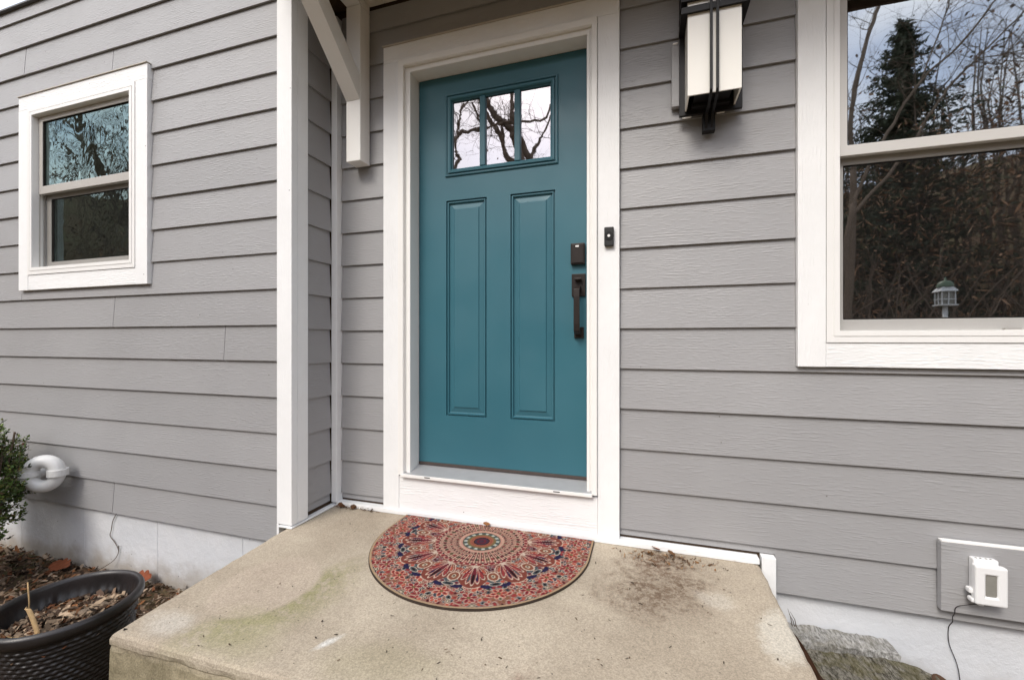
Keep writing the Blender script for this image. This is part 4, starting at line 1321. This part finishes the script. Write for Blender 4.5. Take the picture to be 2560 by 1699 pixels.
# curled leaves wedged at the stoop edge
leaf('dry_leaf', (0.505, 1.585, -1.060), 0.26, -1.62, (0.5, 0.25), (0.050, 0.022, 0.011), 'long curled dark brown leaf standing between stoop edge and slabs', lobes=False, wid=0.20)
leaf('dry_leaf', (0.545, 1.53, -1.105), 0.20, -1.30, (-0.4, 0.2), (0.045, 0.022, 0.013), 'darker curled leaf below the long one at the stoop edge', lobes=False, wid=0.34)
leaf('dry_leaf', (0.575, 1.60, -1.128), 0.10, 1.3, (0.5, 0.2), (0.11, 0.05, 0.028), 'small brown leaf lying on the slab beside the long curled leaf', lobes=False)
leaf('dry_leaf', (0.955, 1.80, -1.16), 0.07, 0.3, (0.5, 0.2), (0.09, 0.05, 0.03), 'dark leaf scrap at the right end of the mossy slab', lobes=False)
# grass sprig on the slab's corner
sg = MB()
for dx, h in ((0.0, 0.07), (0.008, 0.05), (0.014, 0.06)):
    sg.tube([(0.562 + dx, 1.955, -1.142), (0.556 + dx, 1.952, -1.142 + h * .5), (0.545 + dx * .6, 1.95, -1.142 + h)], [0.0018, 0.0014, 0.0006], 5)
tag(sg.build('grass_sprig', 'stem', None), 'tiny dead grass sprig between stoop and foundation', 'grass')

# ------------------------------------------------------------------ boxwood shrub
def build_shrub():
    rn = random.Random(12)
    root = tag(empty('shrub', (-3.44, 1.27, ZG)), 'green boxwood shrub in front of the vent pipe', 'shrub')
    C = Vector((-3.585, 1.29, -0.79))
    st, lf = MB(), MB()
    pal = [(0.048, 0.095, 0.016), (0.070, 0.125, 0.022), (0.10, 0.15, 0.028), (0.028, 0.058, 0.012), (0.14, 0.155, 0.035)]
    for k in range(16):
        a = rn.uniform(0, 6.28)
        tip = C + Vector((0.26 * math.cos(a), 0.22 * math.sin(a), rn.uniform(-.1, .3)))
        st.tube(smooth_path([(-3.46 + .04 * math.cos(a), 1.28 + .04 * math.sin(a), ZG - .03), (-3.46 + .12 * math.cos(a), 1.28 + .1 * math.sin(a), ZG + .25), tuple(tip)], 4), [0.008] * 5 + [0.005] * 4, 5)
    for k in range(1150):
        d = Vector((rn.gauss(0, 1), rn.gauss(0, 1), rn.gauss(0, 1))).normalized()
        rr = rn.uniform(0.55, 1.0) ** 0.6
        lump = 1 + 0.20 * mnoise.noise(d * 3.0) + 0.10 * mnoise.noise(d * 8.0)
        e = C + Vector((d.x * 0.40, d.y * 0.30, d.z * 0.40)) * rr * lump
        if e.z < ZG + 0.05: continue
        dr = (d + Vector((0, 0, 0.55)) + Vector((rn.gauss(0, .35), rn.gauss(0, .35), rn.gauss(0, .35)))).normalized()
        L = rn.uniform(0.07, 0.13)
        s0 = e - dr * L
        st.tube([tuple(s0), tuple(e)], [0.0016, 0.0009], 4, caps=False)
        nl = rn.randint(11, 17)
        side = dr.cross(Vector((rn.gauss(0, 1), rn.gauss(0, 1), rn.gauss(0, 1)))).normalized()
        up = dr.cross(side)
        tone = rn.uniform(0.55, 1.35)
        for q in range(nl):
            t = q / nl
            p = s0.lerp(e, t)
            an = q * 1.57 + rn.uniform(-.4, .4)
            out = side * math.cos(an) + up * math.sin(an)
            ld = (out * 0.8 + dr * 0.75 + Vector((rn.gauss(0, .2),) * 3)).normalized()
            ln = rn.uniform(0.016, 0.027)
            wv = ld.cross(dr)
            if wv.length < 1e-3: continue
            wv = wv.normalized() * ln * 0.29
            nn = ld.cross(wv).normalized() * ln * 0.10
            c = rn.choice(pal); v = tone * rn.uniform(.75, 1.25)
            if rn.random() < 0.015: c = (0.16, 0.07, 0.03)
            tn = (c[0] * v, c[1] * v, c[2] * v)
            lf.add([p, p + ld * ln * .45 + wv + nn, p + ld * ln, p + ld * ln * .45 - wv + nn, p + ld * ln * .5 - nn * .3], [(0, 4, 1), (1, 4, 2), (2, 4, 3), (3, 4, 0)], tn)
    st.build('stems', 'stem', root)
    o = lf.build('foliage', 'green_tint', root)
    tag(o, kind='stuff')
build_shrub()

# ------------------------------------------------------------------ the yard behind the camera (seen in the panes)
def twigs(mb, path, rad, n, rnd, L, depth=2, up=0.25, sides=4, leaves=None):
    for i in range(n):
        t = rnd.uniform(0.12, 1.0)
        f = t * (len(path) - 1); a = int(min(f, len(path) - 2)); p = Vector(path[a]).lerp(Vector(path[a + 1]), f - a)
        d = (Vector(path[a + 1]) - Vector(path[a])).normalized()
        side = Vector((rnd.gauss(0, 1), rnd.gauss(0, 1), rnd.gauss(0, 1)))
        side = (side - d * side.dot(d)).normalized()
        dr = (d * rnd.uniform(.2, .9) + side + Vector((0, 0, up))).normalized()
        l = L * rnd.uniform(.5, 1.3)
        pts = [p]
        cur = dr.copy()
        for k in range(4):
            cur = (cur + Vector((rnd.gauss(0, .22), rnd.gauss(0, .22), rnd.gauss(0.03, .2)))).normalized()
            pts.append(pts[-1] + cur * l / 4)
        r0 = rad * rnd.uniform(.6, 1.0)
        mb.tube(pts, [r0, r0 * .8, r0 * .6, r0 * .45, r0 * .2], sides, caps=False)
        if leaves is not None and depth <= 1:
            leaves.append(pts[-1])
        if depth > 1:
            twigs(mb, pts, r0 * .5, rnd.randint(3, 5), rnd, l * .5, depth - 1, up, sides, leaves)

def bare_tree(label, base, trunk, limbs, seed, tw=(10, 0.016, 0.7, 3), group='bare trees in the front yard'):
    rnd = random.Random(seed)
    root = tag(empty('bare_tree', base), label, 'tree', group)
    tr = MB().tube(smooth_path(trunk[0], 4), np.interp(np.linspace(0, 1, (len(trunk[0]) - 1) * 4 + 1), np.linspace(0, 1, len(trunk[1])), trunk[1]).tolist(), 10)
    tr.build('trunk', 'bark', root, smooth=True)
    bm_ = MB()
    for pts, r0, r1 in limbs:
        P = smooth_path(pts, 5)
        P = [p + Vector((rnd.gauss(0, .008), rnd.gauss(0, .02), rnd.gauss(0, .008))) for p in P]
        bm_.tube(P, np.linspace(r0, r1, len(P)).tolist(), 8)
        twigs(bm_, P, tw[1], tw[0], rnd, tw[2], tw[3])
    bm_.build('branches', 'bark', root)
    return root

def gz(x, y):
    return ZG + 0.085 * max(0.0, min(-y, 60) - 5.0) - 0.15 + (0.40 * max(0.0, min(math.hypot(x, y), 75.0) - 27.0) * min(1.0, (2 - y) / 8.0) if y < 2 else 0)
# tree whose limbs show in the door panes
fork = (-2.15, -4.95, 3.15)
bare_tree('bare tree with thick forked limbs, mirrored in the door panes', (-1.75, -5.0, gz(0, -5)),
          ([(-1.75, -5.0, gz(0, -5)), (-1.85, -5.0, 0.4), (-2.0, -4.97, 1.9), fork], [0.26, 0.20, 0.17, 0.14]),
          [([fork, (-2.45, -4.75, 3.70), (-2.63, -4.54, 4.21), (-2.67, -4.53, 4.37), (-2.77, -4.50, 4.53), (-2.91, -4.45, 4.62), (-3.04, -4.41, 4.75), (-3.10, -4.39, 4.87), (-3.17, -4.37, 5.01), (-3.3, -4.3, 5.6), (-3.2, -4.2, 6.6)], 0.085, 0.045),
           ([fork, (-2.42, -4.60, 3.65), (-2.67, -4.53, 3.77), (-2.77, -4.50, 3.86), (-2.84, -4.47, 4.03), (-2.89, -4.46, 4.22), (-2.96, -4.44, 4.37), (-3.07, -4.40, 4.54), (-3.16, -4.37, 4.69), (-3.4, -4.3, 5.2), (-3.7, -4.2, 6.1)], 0.065, 0.040),
           ([(-2.89, -4.46, 4.25), (-2.87, -4.46, 4.48), (-2.96, -4.44, 4.62)], 0.045, 0.040),
           ([(-1.85, -4.57, 4.87), (-2.0, -4.53, 4.57), (-2.44, -4.39, 4.53), (-2.64, -4.33, 4.51), (-2.79, -4.28, 4.47), (-3.0, -4.21, 4.40), (-3.24, -4.14, 4.37), (-3.57, -4.04, 4.28), (-3.70, -4.0, 4.22), (-3.9, -3.9, 3.9)], 0.022, 0.045),
           ([(-3.9, -3.9, 3.0), (-3.68, -3.79, 3.46), (-3.58, -3.82, 3.67), (-3.65, -3.80, 3.85), (-3.63, -3.81, 4.14), (-3.58, -3.82, 4.47), (-3.50, -3.85, 4.71), (-3.3, -3.9, 5.2)], 0.034, 0.022),
           ([fork, (-2.33, -4.95, 3.51), (-2.41, -4.92, 3.93), (-2.50, -4.89, 4.13), (-2.58, -4.87, 4.36), (-2.65, -4.85, 4.44), (-2.74, -4.82, 4.83), (-2.76, -4.81, 5.38), (-2.8, -4.8, 6.4)], 0.085, 0.045),
           ([fork, (-2.36, -4.83, 3.62), (-2.33, -4.84, 4.01), (-2.18, -4.89, 4.30), (-2.05, -4.93, 4.53), (-1.8, -5.0, 5.2)], 0.045, 0.020),
           ([(-3.57, -4.46, 5.11), (-3.48, -4.48, 4.92), (-3.39, -4.51, 4.70), (-3.2, -4.45, 4.45)], 0.022, 0.032)],
          5, (13, 0.010, 0.75, 3))
# trees behind the right window's reflection
bare_tree('slim bare tree leaning right, mirrored at the left of the large window', (4.9, -9.0, gz(0, -9)),
          ([(4.9, -9.0, gz(0, -9)), (5.1, -9.1, 2.0), (5.17, -9.15, 4.43)], [0.13, 0.09, 0.07]),
          [([(5.17, -9.15, 4.43), (5.07, -9.12, 5.37), (5.22, -9.16, 6.71), (5.51, -9.26, 7.75), (5.81, -9.35, 8.78), (5.96, -9.4, 9.4)], 0.065, 0.035)],
          9, (26, 0.012, 1.4, 3))
bare_tree('bare tree with long rising branches, mirrored in the large window', (3.9, -6.7, gz(0, -6.7)),
          ([(3.9, -6.7, gz(0, -6.7)), (4.0, -6.75, 1.2), (4.25, -6.8, 2.9)], [0.10, 0.07, 0.05]),
          [([(4.25, -6.8, 2.9), (4.51, -6.85, 3.63), (4.99, -7.0, 4.56), (5.56, -7.18, 5.49), (6.37, -7.43, 6.25), (7.01, -7.63, 7.1), (7.34, -7.73, 7.52)], 0.036, 0.014),
           ([(4.2, -6.9, 2.6), (5.39, -7.54, 3.97), (6.06, -7.75, 5.03), (6.65, -7.94, 5.82), (6.99, -8.04, 6.18), (8.0, -8.36, 7.24)], 0.036, 0.014),
           ([(6.99, -8.04, 6.18), (8.0, -8.36, 6.4), (8.68, -8.57, 6.71)], 0.014, 0.008),
           ([(5.56, -7.18, 5.49), (5.92, -7.29, 6.51), (6.13, -7.35, 7.18)], 0.018, 0.010)],
          14, (20, 0.008, 1.2, 3))
# trees mirrored in the wing window
for i, (x, y, s) in enumerate([(-9.5, -2.4, 3), (-11.5, -4.3, 8), (-13.0, -2.6, 13)]):
    rnd = random.Random(s)
    b = (x, y, gz(x, y)); top = (x + rnd.uniform(-.4, .4), y + rnd.uniform(-.4, .4), 2.2)
    limbs = []
    for q in range(6):
        a = q * 1.05 + rnd.uniform(-.3, .3); e = rnd.uniform(2.5, 4.5)
        limbs.append(([top, (top[0] + .5 * math.cos(a), top[1] + .5 * math.sin(a), top[2] + e * .35), (top[0] + 1.3 * math.cos(a), top[1] + 1.3 * math.sin(a), top[2] + e * .7), (top[0] + 1.9 * math.cos(a), top[1] + 1.9 * math.sin(a), top[2] + e)], 0.06, 0.015))
    bare_tree(['bare spreading tree nearest the wing window, mirrored in its panes', 'bare spreading tree behind the nearest one, mirrored in the wing window', 'farthest bare tree mirrored in the wing window'][i], b, ([b, (x, y, 0.5), top], [0.16, 0.12, 0.09]), limbs, s, (11, 0.013, 1.2, 3))

def conifer(base, H, Rb, seed):
    rnd = random.Random(seed)
    root = tag(empty('conifer', base), 'tall dark conifer, mirrored in the large window', 'tree')
    MB().tube([base, (base[0], base[1], base[2] + H)], [0.24, 0.02], 8).build('trunk', 'bark', root)
    f = MB()
    z = 1.2
    while z < H - 0.1:
        fr = 1 - z / H
        nb = rnd.randint(9, 13)
        for k in range(nb):
            a = rnd.uniform(0, 6.28)
            L = Rb * (fr ** 0.85) * rnd.uniform(.45, 1.15) + 0.15
            d = Vector((math.cos(a), math.sin(a), rnd.uniform(-.22, .12)))
            p0 = Vector((base[0], base[1], base[2] + z))
            ns = int(L / 0.10) + 2
            for q in range(ns):
                t = (q + rnd.random()) / ns
                p = p0 + d * L * t + Vector((0, 0, -0.25 * L * t * (1 - t)))
                for r_ in range(2):
                    s = 0.40 * (1 - .5 * t) * rnd.uniform(.6, 1.3)
                    v1 = Vector((rnd.gauss(0, 1), rnd.gauss(0, 1), rnd.gauss(-.3, .6))).normalized() * s
                    v2 = v1.cross(Vector((rnd.gauss(0, 1), rnd.gauss(0, 1), rnd.gauss(0, 1)))).normalized() * s * .22
                    g = rnd.uniform(.6, 1.4)
                    f.add([p - v2, p + v1 * .6 - v2 * .6, p + v1, p + v1 * .5 + v2], [(0, 1, 2, 3)], (0.072 * g, 0.085 * g, 0.055 * g))
        z += rnd.uniform(0.22, 0.34)
    tag(f.build('crown', 'leaf_tint', root), kind='stuff')
conifer((12.7, -23.0, gz(12.7, -23)), 16.5 - gz(12.7, -23), 6.6, 4)

def woodland():
    rnd = random.Random(77)
    w, lv = MB(), MB()
    pal = [(0.17, 0.095, 0.055), (0.25, 0.14, 0.08), (0.09, 0.06, 0.042), (0.085, 0.085, 0.04), (0.40, 0.25, 0.16)]
    for i in range(260):
        a = rnd.uniform(R(-200), R(-18))
        rad = rnd.uniform(24, 42)
        x, y = rad * math.cos(a), rad * math.sin(a)
        if y > -3 and abs(x) < 22: continue
        H = rnd.uniform(9, 15.5) * (1.0 if x > 3 else 0.75)
        z0 = gz(x, y)
        path = [Vector((x, y, z0))]
        for k in range(5):
            path.append(path[-1] + Vector((rnd.gauss(0, .25), rnd.gauss(0, .25), H / 5)))
        r0 = rnd.uniform(.08, .16)
        w.tube(path, np.linspace(r0, .02, 6).tolist(), 5, caps=False)
        tips = []
        twigs(w, path, 0.035, 12, rnd, H * .22, 2, 0.45, 3, tips)
        for p in tips:
            if rnd.random() < .8: continue
            for q in range(4):
                c = rnd.choice(pal); s = rnd.uniform(.10, .28)
                o_ = p + Vector((rnd.gauss(0, .4), rnd.gauss(0, .4), rnd.gauss(0, .4)))
                v1 = Vector((rnd.gauss(0, 1), rnd.gauss(0, 1), rnd.gauss(0, 1))).normalized() * s
                v2 = v1.cross(Vector((rnd.gauss(0, 1), rnd.gauss(0, 1), 1))).normalized() * s * .5
                lv.add([o_, o_ + v1 * .5 + v2, o_ + v1, o_ + v1 * .5 - v2], [(0, 1, 2, 3)], c)
    # understorey brush: brown-leaved thicket
    for i in range(95000):
        a = rnd.uniform(R(-200), R(-15)); rad = rnd.uniform(17, 30)
        x, y = rad * math.cos(a), rad * math.sin(a)
        if y > -2 and abs(x) < 17: continue
        h = (8.0 + 2.5 * mnoise.noise(Vector((a * 5, rad * .15, 0)))) * (1.0 + 0.6 * max(0.0, min(1.0, (a - R(-62)) / R(14))) if x > 3 else 0.6)
        z = gz(x, y) + h * rnd.random() ** 1.25
        c = rnd.choice(pal); s = rnd.uniform(.06, .17)
        tw_ = rnd.random() < 0.5
        if tw_: s *= 3.0
        g = rnd.uniform(.6, 1.5)
        o_ = Vector((x, y, z))
        v1 = Vector((rnd.gauss(0, 1), rnd.gauss(0, 1), rnd.gauss(0, 1))).normalized() * s
        v2 = v1.cross(Vector((rnd.gauss(0, 1), rnd.gauss(0, 1), 1))).normalized() * s * (.07 if tw_ else .30)
        lv.add([o_, o_ + v1 * .5 + v2, o_ + v1, o_ + v1 * .5 - v2], [(0, 1, 2, 3)], (c[0] * g, c[1] * g, c[2] * g))
    for i in range(1500):
        a = rnd.uniform(R(-200), R(-15)); rad = rnd.uniform(15, 28)
        x, y = rad * math.cos(a), rad * math.sin(a)
        if y > -2 and abs(x) < 15: continue
        p = Vector((x, y, gz(x, y)))
        pts = [p]; d = Vector((rnd.gauss(0, .35), rnd.gauss(0, .35), 1)).normalized()
        for k in range(4):
            d = (d + Vector((rnd.gauss(0, .2), rnd.gauss(0, .2), 0))).normalized()
            pts.append(pts[-1] + d * rnd.uniform(.6, 1.5))
        w.tube(pts, [0.04, .03, .022, .015, .006], 3, caps=False)
    root = tag(empty('woodland', (0, -28, gz(0, -28))), 'brown winter woodland around the yard, mirrored in the windows', 'woodland', kind='stuff')
    tag(w.build('trunks', 'bark_dark', root), kind='stuff')
    tag(lv.build('withered_leaves', 'leaf_tint', root), kind='stuff')
woodland()

# bird feeder on its pole
fx, fy = 4.70, -4.75
fd = tag(empty('bird_feeder', (fx, fy, gz(0, -4.75))), 'white bird feeder with green roof on a pole, mirrored in the large window', 'bird feeder')
MB().tube([(fx, fy, ZG - .1), (fx, fy, 0.56)], 0.034, 14).build('pole', 'feeder_white', fd, smooth=True)
for nm, z0, z1, s in (('tray', 0.555, 0.575, 0.115), ('upper_tray', 0.655, 0.668, 0.098)):
    MB().box(fx - s, fx + s, fy - s, fy + s, z0, z1).build(nm, 'feeder_white', fd)
for sx in (-1, 0, 1):
    for sy in (-1, 0, 1):
        if sx or sy:
            MB().box(fx + sx * .088 - .007, fx + sx * .088 + .007, fy + sy * .088 - .007, fy + sy * .088 + .007, 0.5755, 0.79).build('corner_post', 'feeder_white', fd)
MB().box(fx - .076, fx + .076, fy - .076, fy + .076, 0.576, 0.785).build('seed_box', 'outlet_win', fd)
rf = MB()
s = 0.122
rf.add([(fx - s, fy - s, .79), (fx + s, fy - s, .79), (fx + s, fy + s, .79), (fx - s, fy + s, .79), (fx - .07, fy - .07, .87), (fx + .07, fy - .07, .87), (fx + .07, fy + .07, .87), (fx - .07, fy + .07, .87)],
       [(0, 1, 5, 4), (1, 2, 6, 5), (2, 3, 7, 6), (3, 0, 4, 7), (4, 5, 6, 7), (3, 2, 1, 0)])
rf.build('roof', 'feeder_white', fd)
MB().lathe([(0.108, .871), (0.105, .90), (0.088, .94), (0.055, .965), (0.016, .975), (0.012, 1.02), (0.001, 1.03)], fx, fy, 24).build('dome', 'feeder_green', fd, smooth=True)
